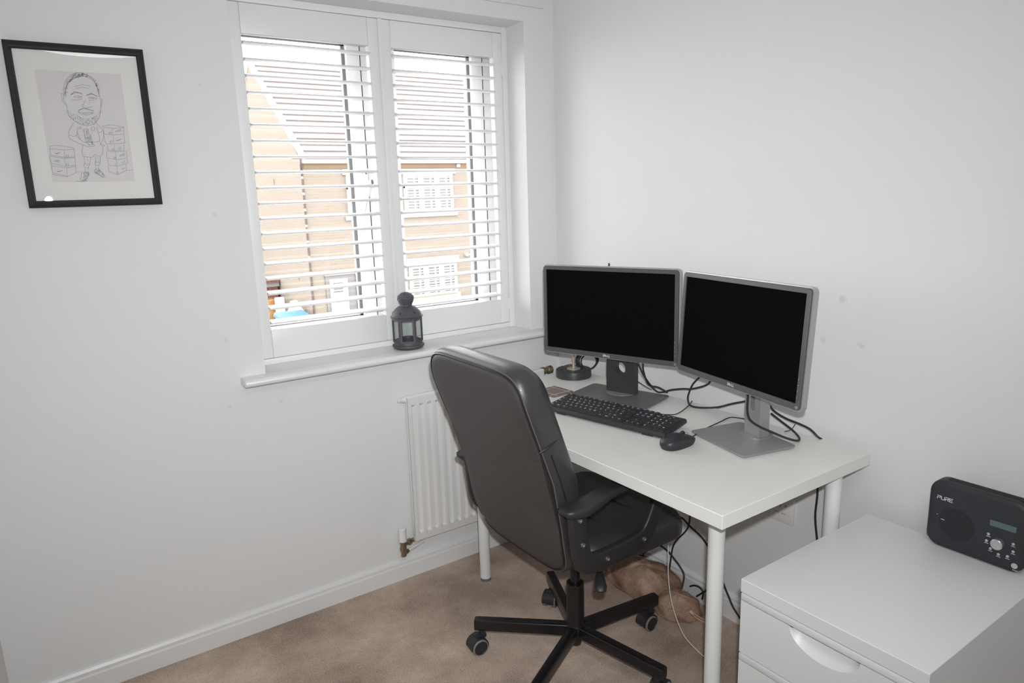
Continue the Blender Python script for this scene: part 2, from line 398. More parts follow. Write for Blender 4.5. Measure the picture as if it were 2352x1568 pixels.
# ---- the window, its frame, sashes, panes and sill
win = bpy.data.objects.new('window_1', None); COL.objects.link(win); win.location = (1.13, YW, WZ0); struct(win)
YG = 2.499
f = B()
for a, b in ((WX0, .643), (1.092, 1.172), (1.6085, WX1)): f.box(a, b, YG - .004, YG + .066, WZ0, WZ1, .003)
for a, b in ((.643, 1.092), (1.172, 1.6085)):
    f.box(a, b, YG - .004, YG + .066, WZ0, .943, .003); f.box(a, b, YG - .004, YG + .066, 2.022, WZ1, .003)
f.build('window_frame', M['upvc'], win, world=True)
for (x0, x1, lm, lab) in ((.6445, 1.0895, .036, 'left opening sash'), (1.1735, 1.606, .053, 'right opening sash')):
    s_ = B(); r = x1 - .051
    s_.box(x0, x0 + lm, YG - .012, YG + .055, .945, 2.020, .004); s_.box(r, x1, YG - .012, YG + .055, .945, 2.020, .004)
    s_.box(x0 + lm, r, YG - .012, YG + .055, .945, .996, .004); s_.box(x0 + lm, r, YG - .012, YG + .055, 1.969, 2.020, .004)
    so = s_.build('sash', M['upvc'], win, lab, world=True)
    g_ = B()                                                             # grey rubber seal round the pane
    for bx in ((x0 + lm, x0 + lm + .004, .996, 1.969), (r - .012, r, .996, 1.969), (x0 + lm, r, .996, 1.0), (x0 + lm, r, 1.958, 1.969)):
        g_.box(bx[0], bx[1], YG + .004, YG + .0138, bx[2], bx[3])
    g_.build('seal', M['gasket'], so, world=False).location = -Vector(win.location)
    p_ = B().box(x0 + lm, r, YG + .014, YG + .018, .996, 1.969).build('pane', M['win_glass'], so); p_.location = -Vector(win.location)
gp = B()
gp.box(1.0895, 1.0911, YG - .0125, YG + .02, .95, 2.015); gp.box(1.606, 1.6076, YG - .0125, YG + .02, .95, 2.015)
gp.build('sash_gap', M['dark_gap'], win, world=True)
h_ = B()
h_.box(1.069, 1.088, YG - .022, YG - .012, 1.468, 1.540, .006)
h_.lathe([(0, 0), (.009, 0), (.009, .03), (.0075, .034), (0, .034)], mtx=Matrix.Translation((1.083, YG - .022, 1.485)) @ Matrix.Rotation(PI / 2, 4, 'X'), n=18)
h_.tube([(1.083, YG - .050, 1.492), (1.073, YG - .056, 1.470), (1.062, YG - .058, 1.440), (1.050, YG - .056, 1.405), (1.044, YG - .052, 1.382)], .0075, n=12)
h_.prism([(x * .0042 + 1.078, z * .0075 + 1.523) for x, z in [(math.cos(k * PI / 8), math.sin(k * PI / 8)) for k in range(16)]], YG - .0235, YG - .0215, 'y', mi=1)
h_.prism([(x * .0042 + 1.0835, z * .009 + 1.487) for x, z in [(math.cos(k * PI / 8), math.sin(k * PI / 8)) for k in range(16)]], YG - .0605, YG - .0555, 'y', mi=1)
h_.build('window_handle', [M['handle'], M['cap_grey']], win, world=True)
# sill with a bull-nosed front and a horn at its left end
T = WZ0; nose = [(YW + .22, T), (2.232, T)] + [(2.232 - .012 * math.sin(a), T - .012 + .012 * math.cos(a)) for a in [k * PI / 8 for k in range(1, 8)]] + [(2.232, T - .024), (YW + .22, T - .024)]
si = B()
si.prism([(y, z) for y, z in nose if y < YW + .0005] + [(YW, T - .024), (YW, T)], .517, XW - .0005, 'x', bev=.004)
si.box(WX0, WX1, YW - .001, YG - .004, T - .024, T)
si.build('window_sill', M['trim'], win, world=True)

# ---- shutters: an L-frame fixed in the recess and two hinged louvred panels
YS = 2.399
fr = B()
fr.box(WX0, .6225, YS - .002, YS + .05, WZ0, WZ1, .002); fr.box(1.6425, WX1, YS - .002, YS + .05, WZ0, WZ1, .002)
fr.box(.6225, 1.6425, YS - .002, YS + .05, 2.0385, WZ1, .002); fr.box(.6225, 1.6425, YS - .002, YS + .05, WZ0, .905, .002)
fo = struct(fr.build('trim_2', M['shutter']))
def shutter(x0, x1, xa, xb, label, hinge_x):
    t = thing('window_shutter', label, 'shutter', ((x0 + x1) / 2, YS, .906), group=None)
    Z0, Z1, za, zb = .9065, 2.037, 1.003, 1.946
    for a, b in ((x0, xa), (xb, x1)):
        B().box(a, b, YS, YS + .028, Z0, Z1, .003).build('stile', M['shutter'], t, world=True)
    B().box(xa + .0004, xb - .0004, YS + .0008, YS + .027, zb, Z1, .002).build('rail', M['shutter'], t, world=True)
    B().box(xa + .0004, xb - .0004, YS + .0008, YS + .027, Z0, za, .002).build('rail', M['shutter'], t, world=True)
    n = 19; pit = (zb - za) / n; tilt = math.radians(3.6)
    prof = []                                                    # flat ellipse section, 63 mm wide
    for k in range(20):
        a = 2 * PI * k / 20; prof.append((.0315 * math.cos(a), .0052 * math.sin(a)))
    ct, st = math.cos(tilt), math.sin(tilt)
    for i in range(n):
        zc = zb - (i + .5) * pit
        sec = [(YS + .014 + u * ct - v * st, zc + u * st + v * ct) for u, v in prof]
        B().layers([[(x, y, z) for y, z in sec] for x in (xa + .001, xb - .001)]).build('louvre', M['shutter'], t, world=True)
    for z in (1.905, .985):
        B().cyl((hinge_x, YS - .003, z - .025), (hinge_x, YS - .003, z + .025), .0035, n=12).box(hinge_x - .009, hinge_x + .009, YS - .0022, YS, z - .022, z + .022).build('hinge', M['upvc'], t, world=True)
    return t
sl = shutter(.6235, 1.131, .6605, 1.085, 'white louvred window shutter panel on the left, nearer the framed drawing', .6225)
sr = shutter(1.133, 1.6415, 1.1715, 1.600, 'white louvred window shutter panel on the right, behind the charcoal lantern', 1.6425)
B().box(1.1225, 1.1405, YS - .007, YS - .0005, .9065, 2.037, .003).build('cover_strip', M['shutter'], sl, world=True)

# ---- framed pencil drawing
pic = thing('picture_frame', 'black framed pencil caricature of a man hanging left of the window', 'picture', (.1945, YW, 1.431))

PX0, PX1, PZ0, PZ1 = .036, .3535, 1.432, 1.8475
fr = B()
def molding(b, x0, x1, z0, z1):
    prof = [(0, 0), (0, .020), (.004, .022), (.008, .019), (.014, .017), (.018, .012), (.018, 0)]   # (inward, out of the wall)
    rings = []
    for (sx, sz) in ((0, 0), (1, 0), (1, 1), (0, 1), (0, 0)):
        ring = []
        for (i, d) in prof:
            ring.append(((x1 - i) if sx else (x0 + i), YW - d, (z1 - i) if sz else (z0 + i)))
        rings.append(ring)
    b.layers(rings, cap=False)
molding(fr, PX0, PX1, PZ0, PZ1)
fr.build('frame', M['frame_black'], pic, world=True, sharp=20)
B().box(PX0 + .012, PX1 - .012, YW - .008, YW - .001, PZ0 + .012, PZ1 - .012).build('mount', M['mount'], pic, world=True)
pa = B().box(.0965, .2925, YW - .0085, YW - .0079, 1.497, 1.7815).build('drawing', M['paper'], pic, world=True)
NSMOOTH = 53
STROKES = [[-409,836,-436,706,-389,562,-399,383,-356,270,-267,175,-159,95,15,60,187,112,293,225,369,411,413,678,407,860,375,1073,321,1233,215,1341,17,1403,-166,1349,-317,1195,-402,998,-409,836],[-412,820,-465,850,-472,720,-438,625,-404,561],[422,745,454,753,434,646,390,545],[-375,773,-357,968,-284,1117,-152,1237,64,1315,237,1277,329,1185,381,1007,391,810],[-266,827,-167,907,4,866],[-255,844,-160,920,6,886],[-259,834,-109,903,-4,856],[103,835,215,887,355,808],[106,852,217,900,357,825],[105,826,219,874,341,821],[-199,782,-106,819,-6,791,-99,760,-199,782],[-123,798,-97,777,-58,801],[141,781,248,796,333,758,227,753,141,781],[201,781,228,759,267,781],[-251,721,-136,703,-13,742],[162,717,281,706],[-36,567,-24,528,24,530,62,505,114,534,156,532,185,569],[54,712,16,628,-24,574],[143,749,159,647],[-143,431,-17,489,99,467,215,432],[-136,445,-15,502,101,480,222,445],[-141,409,-62,379,60,400,204,398,113,345,-9,331,-109,360,-141,409],[-119,393,-4,364,178,384],[-149,1044,35,1103,211,1080],[-126,996,27,1037,173,1022],[-290,108,-341,57,-446,-175,-274,-205,-213,28],[234,123,363,-58,249,-111,238,39],[-245,-105,-160,-353,79,-366,251,-330,249,-111],[-448,-192,-432,-291,-284,-388,-171,-436,-58,-485,110,-473,74,-400],[-274,-205,-160,-353],[376,-75,356,-227,288,-397,235,-448],[314,-430,357,-457,332,-481,304,-457],[97,2,146,30,182,5,158,-63,112,-71,97,2],[-181,-4,-141,13,-130,-20,-176,-31,-181,-4],[-84,-52,18,-33,17,-149,56,-199,78,-416,-21,-434,-78,-301,-81,-168,-84,-52],[-158,-453,-196,-621,-182,-738,11,-764,97,-686,151,-737,264,-695,301,-532,248,-347],[-160,-687,-124,-711],[-169,-755,-174,-906,-203,-1007,-100,-1025,-11,-771],[-190,-1024,-193,-1160],[-100,-1025,-133,-1160],[92,-720,88,-873,61,-957,167,-968,219,-736],[74,-974,61,-1077],[135,-975,137,-1077],[-196,-957,-72,-974],[62,-906,189,-917],[-185,-923,-61,-940],[69,-873,196,-883],[-116,-805,-79,-872],[131,-771,168,-839],[-270,-1176,-133,-1160,-135,-1245,-223,-1380,-329,-1385,-308,-1277,-270,-1176],[43,-1094,136,-1084,240,-1232,202,-1283,88,-1213,19,-1162,43,-1094],[-464,-1393,-301,-1406,-178,-1388],[138,-1300,262,-1301],[-910,-495,-790,-460,-390,-522,-365,-555,-604,-580,-917,-550,-910,-495],[-924,-560,-926,-714,-615,-773,-384,-755,-373,-565],[-604,-580,-615,-773],[-957,-734,-940,-922,-633,-1006,-392,-973,-386,-772],[-616,-779,-627,-1006],[-957,-734,-620,-806,-386,-772],[-943,-938,-940,-1170,-624,-1267,-414,-1175,-393,-980],[-949,-988,-609,-1046,-391,-1007],[-608,-1039,-624,-1267],[-817,-658,-792,-684,-706,-651,-784,-671,-817,-658],[-844,-1121,-813,-1148,-712,-1112,-808,-1135,-844,-1121],[-877,-879,-845,-856,-827,-892],[-842,-879,-805,-839,-787,-899],[-803,-886,-766,-833,-742,-906],[363,59,597,89,888,39,870,22,617,-1,374,26,363,59],[387,10,386,-159,579,-172,864,-149,885,22],[601,-5,588,-172],[376,-193,371,-345,409,-412,564,-410,849,-389,861,-166],[593,-182,579,-410],[420,-446,417,-582,808,-589,829,-424],[587,-427,572,-591],[382,-616,366,-787,588,-831,853,-803,868,-613,382,-616],[598,-625,588,-831],[380,-821,382,-975,580,-1011,844,-925,864,-821],[586,-845,586,-1011],[368,-1010,369,-1147,567,-1235,804,-1116,814,-959],[584,-1028,567,-1235],[650,-102,687,-57,703,-101],[697,-101,737,-33,761,-90],[745,-90,787,-8,803,-82],[655,-306,683,-333,795,-270,691,-320,655,-306],[691,-511,741,-494,739,-555,694,-563,691,-511],[678,-742,708,-700,725,-741],[725,-741,755,-676,780,-734],[767,-734,799,-658,812,-727],[704,-907,734,-921,805,-855],[692,-1073,715,-1094,765,-1046],[-579,-723,-528,-713,-532,-762,-579,-766,-579,-723],[-609,-939,-558,-929,-562,-979,-609,-982,-609,-939],[510,-105,561,-98,558,-145,511,-149,510,-105],[495,-343,542,-335,539,-383,495,-387,495,-343],[509,-547,553,-540,551,-581,504,-581],[534,-763,578,-759,575,-807,532,-804,534,-763],[518,-959,556,-955,554,-993],[545,-1166,586,-1159,583,-1211,545,-1211],[-951,-1203,-841,-1244,-611,-1274],[-394,-1158,-296,-1142],[803,-1123,966,-1100],[-165,1328,-126,1354],[-329,1138,-273,1179],[265,1283,310,1312],[32,1349,90,1392],[358,1073,415,1115],[-243,1202,-193,1225],[-364,1000,-327,1034],[-28,1277,19,1305],[-373,957,-317,1001],[390,949,433,993],[-125,1278,-85,1302],[-120,1335,-63,1367],[197,1323,227,1356],[-169,1265,-132,1306],[49,1348,85,1390],[-267,1165,-216,1200],[-411,870,-360,894],[343,1109,386,1151],[42,1358,79,1399],[2,1316,53,1347],[186,1332,216,1357],[155,1355,197,1398],[-115,1255,-76,1290],[304,1247,344,1270],[151,1316,184,1360],[-248,1242,-209,1285],[69,1310,99,1332],[-101,1321,-68,1365],[51,1311,105,1345],[-400,847,-369,890],[396,918,440,940],[31,1316,72,1358],[-5,1295,26,1336],[51,1336,90,1368],[-391,914,-358,940],[-190,1245,-146,1272],[56,1380,95,1418],[-39,1314,1,1347],[-16,1331,22,1365],[353,1129,412,1164],[-224,1215,-183,1243],[160,1308,200,1346],[28,1331,83,1367],[-376,882,-324,906],[368,942,416,977],[-327,1119,-296,1150],[-3,1319,30,1358],[152,1307,195,1344],[-402,981,-358,1008],[-119,1340,-69,1365],[-35,1347,4,1373],[-394,847,-347,883],[-170,1279,-127,1321],[-398,955,-348,987],[-264,1167,-227,1205],[147,1297,195,1324],[-415,798,-362,827],[-381,883,-331,908],[142,1305,171,1330],[164,1340,200,1364],[-51,1273,-15,1305],[-38,1357,16,1394],[329,1198,375,1226],[89,1364,126,1388],[21,1346,65,1374],[220,1300,280,1345],[-146,1324,-98,1364],[-238,1154,-204,1183],[-42,1321,2,1365],[-354,974,-303,997],[-272,1138,-219,1178],[-352,1011,-312,1038],[-281,1148,-230,1182],[-83,1263,-36,1298],[-308,1083,-276,1110],[137,1320,178,1350],[-246,1176,-207,1206],[238,1292,271,1315],[-339,1032,-287,1058],[315,1201,366,1238],[-345,1054,-290,1089],[2,1292,35,1330],[-327,1091,-294,1125],[-181,1251,-137,1276],[-329,1112,-282,1152],[-208,1274,-165,1312],[-13,1301,20,1333],[-35,1317,16,1343],[-178,1232,-137,1271],[-217,1196,-187,1223],[388,976,439,1020],[-92,1317,-47,1344],[-198,1249,-168,1278],[-142,1311,-95,1350],[-204,1208,-171,1248],[-185,1282,-126,1320],[292,1254,340,1288],[78,1345,111,1382],[-133,1333,-92,1374],[346,1075,390,1119],[348,1100,398,1131],[-129,1265,-98,1299],[-400,882,-355,923],[-76,1286,-21,1322],[367,969,417,1012],[-30,1329,23,1371],[-415,813,-378,845],[343,1141,386,1173],[-174,1224,-136,1247],[-323,1075,-278,1107],[-132,1287,-76,1329],[-358,1030,-311,1057],[-152,1285,-115,1319],[40,1320,83,1355],[377,1049,422,1072],[376,989,428,1034],[352,1098,399,1121],[-70,1310,-37,1341],[-315,1182,-272,1204],[-91,1267,-38,1299],[-229,1200,-192,1238],[-215,1175,-176,1206],[-86,1294,-33,1329],[-293,1205,-254,1237],[80,1331,117,1362],[64,1360,107,1400],[49,1350,101,1382],[-95,1318,-51,1341],[365,1075,404,1118],[94,1345,143,1378],[-369,980,-312,1019],[-19,1347,30,1389],[66,1357,116,1391],[-75,1361,-38,1401],[-387,991,-357,1023],[-253,1215,-202,1240],[90,1356,143,1393],[342,1084,378,1110],[116,1340,147,1375],[-298,1122,-251,1144],[22,1314,66,1338],[-40,1313,8,1344],[-45,1303,-8,1326],[-85,1365,-50,1396],[355,1131,391,1167],[149,1351,200,1384],[-307,1139,-260,1164],[-207,1201,-162,1243],[34,1337,89,1370],[-112,1316,-72,1345],[-199,137,-185,112],[-53,94,-40,76],[265,333,276,316],[-70,228,-58,210],[-149,274,-134,254],[245,203,257,170],[152,122,158,92],[267,347,276,326],[141,156,149,123],[-277,239,-268,206],[-75,275,-58,259],[68,143,74,113],[-146,293,-132,266],[225,264,233,241],[89,240,98,221],[-33,170,-24,154],[122,192,136,167],[116,198,123,179],[-9,169,-4,136],[131,209,139,183],[-276,338,-261,316],[39,96,48,77],[-275,327,-269,304],[26,224,38,191],[25,117,30,83],[-382,398,-376,376],[268,262,277,239],[62,218,75,194],[304,356,321,340],[14,124,25,96],[-129,200,-114,182],[-27,148,-21,123],[148,244,164,229],[-340,348,-330,324],[-166,305,-150,286],[191,222,201,195],[73,139,79,113],[81,181,96,163],[-127,117,-121,96],[353,426,364,403],[-236,295,-224,269],[-242,267,-230,241],[-202,254,-195,224],[261,209,267,182],[-234,297,-225,265],[123,161,130,127],[61,195,66,165],[-376,521,-364,502],[68,188,83,156],[50,243,66,218],[169,268,186,248],[-360,380,-347,364],[42,113,53,83],[155,171,164,151],[-237,224,-230,193],[-9,146,0,127],[10,62,18,37],[-384,454,-372,422],[-120,163,-111,138],[-342,264,-332,247],[75,129,91,106],[220,177,232,154],[368,435,384,405],[169,107,179,75],[17,180,24,163],[-198,323,-189,294],[30,203,39,172],[-321,255,-315,234],[57,227,67,197],[-108,267,-102,238],[-129,267,-117,247],[214,269,226,253],[341,378,355,361],[6,157,18,131],[173,274,179,246],[164,256,174,222],[-188,151,-177,127],[149,264,161,230],[-180,279,-174,252],[-334,293,-319,269],[152,272,158,244],[105,142,118,120],[270,320,284,299],[-87,95,-72,68],[134,264,146,246],[198,163,212,141],[-56,229,-43,198],[197,272,206,247],[225,306,233,284],[-253,170,-242,140],[-245,242,-234,217],[-352,292,-347,262],[-260,347,-252,329],[9,252,23,220],[-386,403,-380,373],[195,250,205,218],[248,267,254,233],[-10,121,2,93],[216,305,226,273],[-179,263,-172,247],[-369,313,-363,288],[205,229,211,196],[217,234,231,208],[-96,107,-85,81],[228,185,242,160],[-288,216,-282,187],[-215,182,-206,158],[-106,223,-100,189],[-285,255,-275,235],[-18,241,-10,211],[242,315,251,285],[187,276,197,259],[229,238,242,214],[168,261,180,235],[-361,419,-348,388],[197,178,212,149],[-73,168,-61,151],[51,132,59,112],[-72,198,-64,173],[-11,122,-3,101],[-179,257,-174,229],[-155,108,-150,77],[-175,290,-168,273],[-80,122,-73,99],[72,178,84,160],[-51,151,-38,133],[-71,123,-60,101],[-292,232,-278,200],[-149,194,-135,178],[-82,132,-76,100],[188,197,203,173],[322,305,337,286],[-86,144,-81,116],[189,138,201,105],[222,174,227,141],[-120,261,-108,233],[-107,248,-93,227],[-68,245,-52,228],[149,239,163,205],[-212,168,-201,148],[-111,254,-104,232],[281,237,295,221],[-139,202,-132,170],[-296,213,-284,189],[-116,264,-108,233],[-1,198,11,175],[-315,325,-302,295],[-328,383,-316,367],[-177,216,-163,191],[-244,263,-230,238],[-109,175,-93,158],[358,459,367,429],[288,250,303,229],[9,156,21,129],[-339,342,-334,315],[-139,248,-129,232],[86,234,97,216],[173,253,182,227],[137,161,152,129],[-211,331,-197,311],[-291,286,-277,267],[-206,136,-194,114],[267,303,273,269],[-163,149,-149,116],[-80,224,-71,200],[-307,322,-296,296],[102,97,111,72],[-381,366,-368,346],[327,419,337,398],[-157,229,-150,211],[40,-190,61,-238],[-22,-300,2,-330],[43,-368,64,-407],[40,-207,53,-246],[-45,-46,-35,-86],[-15,-227,-4,-274],[-18,-410,-5,-453],[62,-386,75,-442],[-63,-259,-47,-289],[63,-391,78,-452],[-74,-245,-54,-295],[-46,-162,-22,-195],[7,-251,20,-290],[-77,-233,-59,-266],[64,-358,83,-395],[-23,-60,-5,-107],[-49,-347,-28,-397],[-80,-169,-57,-216],[1,-280,19,-336],[-35,-309,-22,-344],[2,-36,19,-82],[18,-283,35,-312],[-7,-221,15,-273],[-28,-75,-5,-134],[-80,-71,-64,-103],[-19,-66,-7,-95],[-6,-334,19,-384],[17,-228,40,-283],[42,-260,59,-297],[-42,-234,-17,-278],[52,-343,72,-389],[-15,-78,-3,-112],[-24,-114,-16,-169],[38,-269,47,-326],[48,-335,60,-383],[31,-268,44,-312],[28,-234,40,-283],[-38,-244,-17,-292],[26,-333,39,-391],[-39,-258,-22,-315],[-23,-226,3,-265],[-29,-141,-19,-201],[-22,-146,0,-202],[-48,-102,-30,-152],[-16,-337,-1,-375],[-231,-1208,-200,-1227],[-239,-1349,-203,-1364],[-192,-1320,-156,-1340],[-190,-1178,-155,-1193],[-245,-1331,-223,-1354],[-250,-1261,-207,-1285],[-250,-1191,-211,-1217],[-221,-1337,-185,-1359],[-237,-1336,-195,-1361],[-211,-1244,-168,-1270],[-176,-1234,-134,-1256],[-206,-1225,-172,-1248],[-261,-1286,-219,-1312],[-203,-1274,-162,-1289],[-234,-1249,-205,-1269],[-262,-1354,-226,-1375],[-236,-1219,-199,-1238],[-278,-1291,-246,-1312],[-141,-1234,-100,-1261],[-140,-1162,-98,-1187],[-144,-1206,-103,-1225],[-211,-1281,-179,-1301],[-212,-1302,-172,-1326],[-248,-1216,-215,-1229],[-231,-1199,-210,-1218],[-300,-1357,-268,-1374],[-182,-1194,-142,-1219],[-235,-1182,-208,-1196],[-245,-1266,-220,-1286],[-178,-1170,-147,-1189],[-238,-1266,-206,-1288],[-275,-1364,-255,-1390],[-162,-1198,-135,-1217],[-299,-1370,-270,-1384],[-234,-1306,-209,-1324],[-230,-1206,-204,-1225],[-231,-1370,-194,-1388],[-293,-1368,-265,-1385],[-151,-1234,-120,-1257],[-233,-1176,-212,-1193],[-180,-1244,-138,-1266],[-143,-1174,-109,-1199],[-259,-1367,-218,-1389],[-153,-1190,-114,-1216],[-208,-1172,-173,-1193],[200,-1213,231,-1242],[220,-1232,248,-1259],[93,-1123,121,-1143],[62,-1102,101,-1131],[82,-1117,110,-1151],[104,-1198,125,-1222],[54,-1109,96,-1130],[100,-1155,143,-1175],[205,-1230,237,-1250],[153,-1250,178,-1272],[41,-1150,85,-1177],[61,-1092,83,-1123],[231,-1242,264,-1273],[180,-1249,206,-1274],[133,-1095,156,-1119],[121,-1116,156,-1142],[142,-1224,166,-1258],[130,-1140,171,-1163],[105,-1108,137,-1139],[36,-1154,61,-1185],[108,-1108,142,-1142],[146,-1131,174,-1156],[77,-1161,116,-1182],[117,-1094,136,-1124],[186,-1272,214,-1305],[193,-1175,213,-1211],[76,-1191,105,-1216],[58,-1178,84,-1207],[66,-1174,108,-1197],[104,-1176,147,-1193],[132,-1131,169,-1164],[38,-1141,74,-1159],[168,-1148,194,-1175],[59,-1189,83,-1206],[155,-1135,182,-1167],[58,-1162,100,-1197],[189,-1201,212,-1231],[184,-1222,210,-1239],[133,-1194,155,-1224],[110,-1224,143,-1250]]
dr = B()
def smooth2(P):
    if len(P) < 4: return P
    closed = P[0] == P[-1]; n = len(P); out = []
    for i in range(n - 1):
        a = P[i - 1] if i > 0 else (P[-2] if closed else P[0]); d = P[i + 2] if i + 2 < n else (P[1] if closed else P[-1])
        b, c = P[i], P[i + 1]
        for k in range(5):
            u = k / 5; out.append(tuple(.5 * (2 * b[j] + (c[j] - a[j]) * u + (2 * a[j] - 5 * b[j] + 4 * c[j] - d[j]) * u * u + (3 * b[j] - a[j] - 3 * c[j] + d[j]) * u ** 3) for j in (0, 1)))
    return out + [P[-1]]
for si_, st in enumerate(STROKES):
    pts = [(st[i] / 1e4 + .1945, st[i + 1] / 1e4 + 1.639) for i in range(0, len(st), 2)]
    w_ = .0007 if len(pts) > 2 else .00055
    if si_ < NSMOOTH: pts = smooth2(pts)
    dr.ribbon(pts, w_, lambda x, z, l: (x, YW - .0087 - l, z))
dr.build('pencil_lines', M['pencil'], pa, world=True)
B().box(PX0 + .014, PX1 - .014, YW - .0115, YW - .0095, PZ0 + .014, PZ1 - .014).build('glass', M['pic_glass'], pic, world=True)

# it hangs a touch off the wall, turned by a degree or two
pic.location.y -= .0095; pic.rotation_euler = (math.radians(-.6), 0, math.radians(-1.65))
# ---- radiator below the window
rad = thing('radiator', 'white ribbed panel radiator on the wall under the window', 'radiator', (1.38, YW, .158))
RX0, RX1, RZ0, RZ1, RY = 1.0675, 1.690, .158, .7265, 2.232
rp = B(); nx = 18; pitch = (RX1 - RX0 - .03) / nx
cols = [RX0]
zr = [RZ0, RZ0 + .030, RZ0 + .040, RZ1 - .044, RZ1 - .034, RZ1 - .006, RZ1]
def rib(u):                                                     # depth of the groove pressed into the panel
    ph = (u - RX0 - .015) / pitch
    if ph < 0 or ph > nx: return 0
    q = ph - math.floor(ph)
    return .009 * max(0, min(1, min((q - .06) / .10, (.62 - q) / .14)))
xs = []
x = RX0
while x < RX1 + 1e-6: xs.append(x); x += (RX1 - RX0) / (nx * 16)
V = []; F = []
for j, z in enumerate(zr):
    for x in xs:
        d = rib(x) if j in (2, 3) else 0
        y = RY + d + (.005 if j == len(zr) - 1 else 0) + (.004 if j == 0 else 0)
        V.append((x, y, z))
n = len(xs)
for j in range(len(zr) - 1):
    for i in range(n - 1): F.append((j * n + i, j * n + i + 1, (j + 1) * n + i + 1, (j + 1) * n + i))
rp.faces(V, F, smooth=True); rp.box(RX0 + .0012, RX1 - .0012, RY + .010, RY + .022, RZ0 + .001, RZ1 - .001, .003); rp.box(RX0, RX0 + .0008, RY, RY + .016, RZ0, RZ1 - .006); rp.box(RX1 - .0008, RX1, RY, RY + .016, RZ0, RZ1 - .006)
rp.build('panel', M['radiator'], rad, world=True, sharp=25)
B().box(RX0 + .06, RX1 - .06, RY + .022, RY + .040, RZ0 + .03, RZ1 - .02, .002).build('convector_fins', M['radiator'], rad, world=True)
for x in (1.16, 1.54): B().box(x, x + .03, RY + .038, YW - .001, .30, .62).build('wall_bracket', M['radiator'], rad, world=True)
B().cyl((1.069, 2.252, .712), (1.054, 2.252, .712), .011, n=20).cyl((1.058, 2.252, .712), (1.040, 2.248, .713), .0075, n=16, bev=.002).build('end_cap', M['radiator'], rad, world=True)
B().cyl((1.688, 2.252, .712), (1.694, 2.252, .712), .0135, n=8).cyl((1.690, 2.252, .712), (1.706, 2.252, .712), .0165, n=8, bev=.002).cyl((1.706, 2.252, .712), (1.722, 2.252, .712), .013, n=16).cyl((1.720, 2.252, .712), (1.744, 2.252, .712), .0175, n=8, bev=.003).build('end_plug', M['brass'], rad, 'dull brass end plug', world=True)
vx, vy = 1.0215, 2.246
v = B().cyl((vx, vy, .112), (vx, vy, .134), .0105, n=18).cyl((vx, vy, .132), (vx, vy, .152), .0135, n=6, bev=.002).cyl((vx, vy, .150), (vx, vy, .172), .0115, n=18, bev=.002)
v.cyl((vx, vy, .156), (vx + .026, vy + .003, .160), .0085, n=16).cyl((vx + .020, vy + .002, .159), (vx + .036, vy + .004, .161), .0125, n=6, bev=.002).cyl((vx + .034, vy + .004, .161), (vx + .05, vy + .004, .163), .008, n=12)
v.cyl((vx + .001, vy, .120), (vx + .024, vy + .010, .122), .0085, n=14, bev=.002)
vo = v.build('valve', M['brass'], rad, 'dull brass valve', world=True)
B().lathe([(0, .224), (.012, .224), (.0145, .221), (.0155, .172), (.0125, .170), (0, .170)], vx, vy, n=24).build('valve_cap', M['radiator'], vo, 'white plastic cap', world=True)
B().cyl((vx + .02, vy + .008, .122), (vx + .10, YW - .009, .128), .006, n=12).build('pipe', M['radiator'], rad, world=True)

# ---- wall socket under the desk
so = thing('wall_socket', 'white plastic wall socket low on the right wall under the desk edge', 'socket', (XW, 1.192, .4655))
B().box(XW - .010, XW, 1.148, 1.236, .4225, .5085, .003).build('face_plate', M['socket'], so, world=True)
sk = B()
sk.box(XW - .0125, XW - .0095, 1.166, 1.184, .486, .500, .001, mi=0)
for y, z, w_, h2 in ((1.192, .474, .003, .009), (1.180, .452, .008, .0035), (1.204, .452, .008, .0035), (1.174, .478, .004, .006)):
    sk.box(XW - .0106, XW - .0098, y - w_, y + w_, z - h2 / 2, z + h2 / 2, mi=1)
sk.build('switch', [M['socket'], M['slot_grey']], so, world=True)

# ================================================================== OUTSIDE: the house across the way
GZ = -2.75
struct(B().box(-30, 45, YW + .6, 60, GZ - .2, GZ).build('ground', M['tarmac']))
HX0, HX1, HY0, HY1, EZ, RZ = 6.10, 16.0, 18.0, 25.37, 2.40, 5.30
HYM = (HY0 + HY1) / 2
hs = thing('house', 'buff brick house with grey tiled roof across the street outside', 'house', (11, 21.5, GZ))
wb = B()
wb.prism([(HY0, GZ), (HY1, GZ), (HY1, EZ), (HYM, RZ - .03), (HY0, EZ)], HX0, HX0 + .25, 'x')
wb.box(HX0 + .25, HX1, HY0, HY0 + .25, GZ, EZ); wb.box(HX0 + .25, HX1, HY1 - .25, HY1, GZ, EZ); wb.box(HX1 - .25, HX1, HY0 + .25, HY1 - .25, GZ, EZ)
wb.build('brick_wall', M['brick'], hs, world=True)
B().box(HX0 + .05, HX1, HY0 - .03, HY0 + .02, 2.19, 2.315).build('brick_band', M['brick_tan'], hs, 'tan brick band under the eaves', world=True)
B().box(HX0 - .03, HX1, HY0 - .18, HY0 + .02, 2.315, 2.435).build('fascia', M['out_white'], hs, world=True)
rf = B(); NC = 17
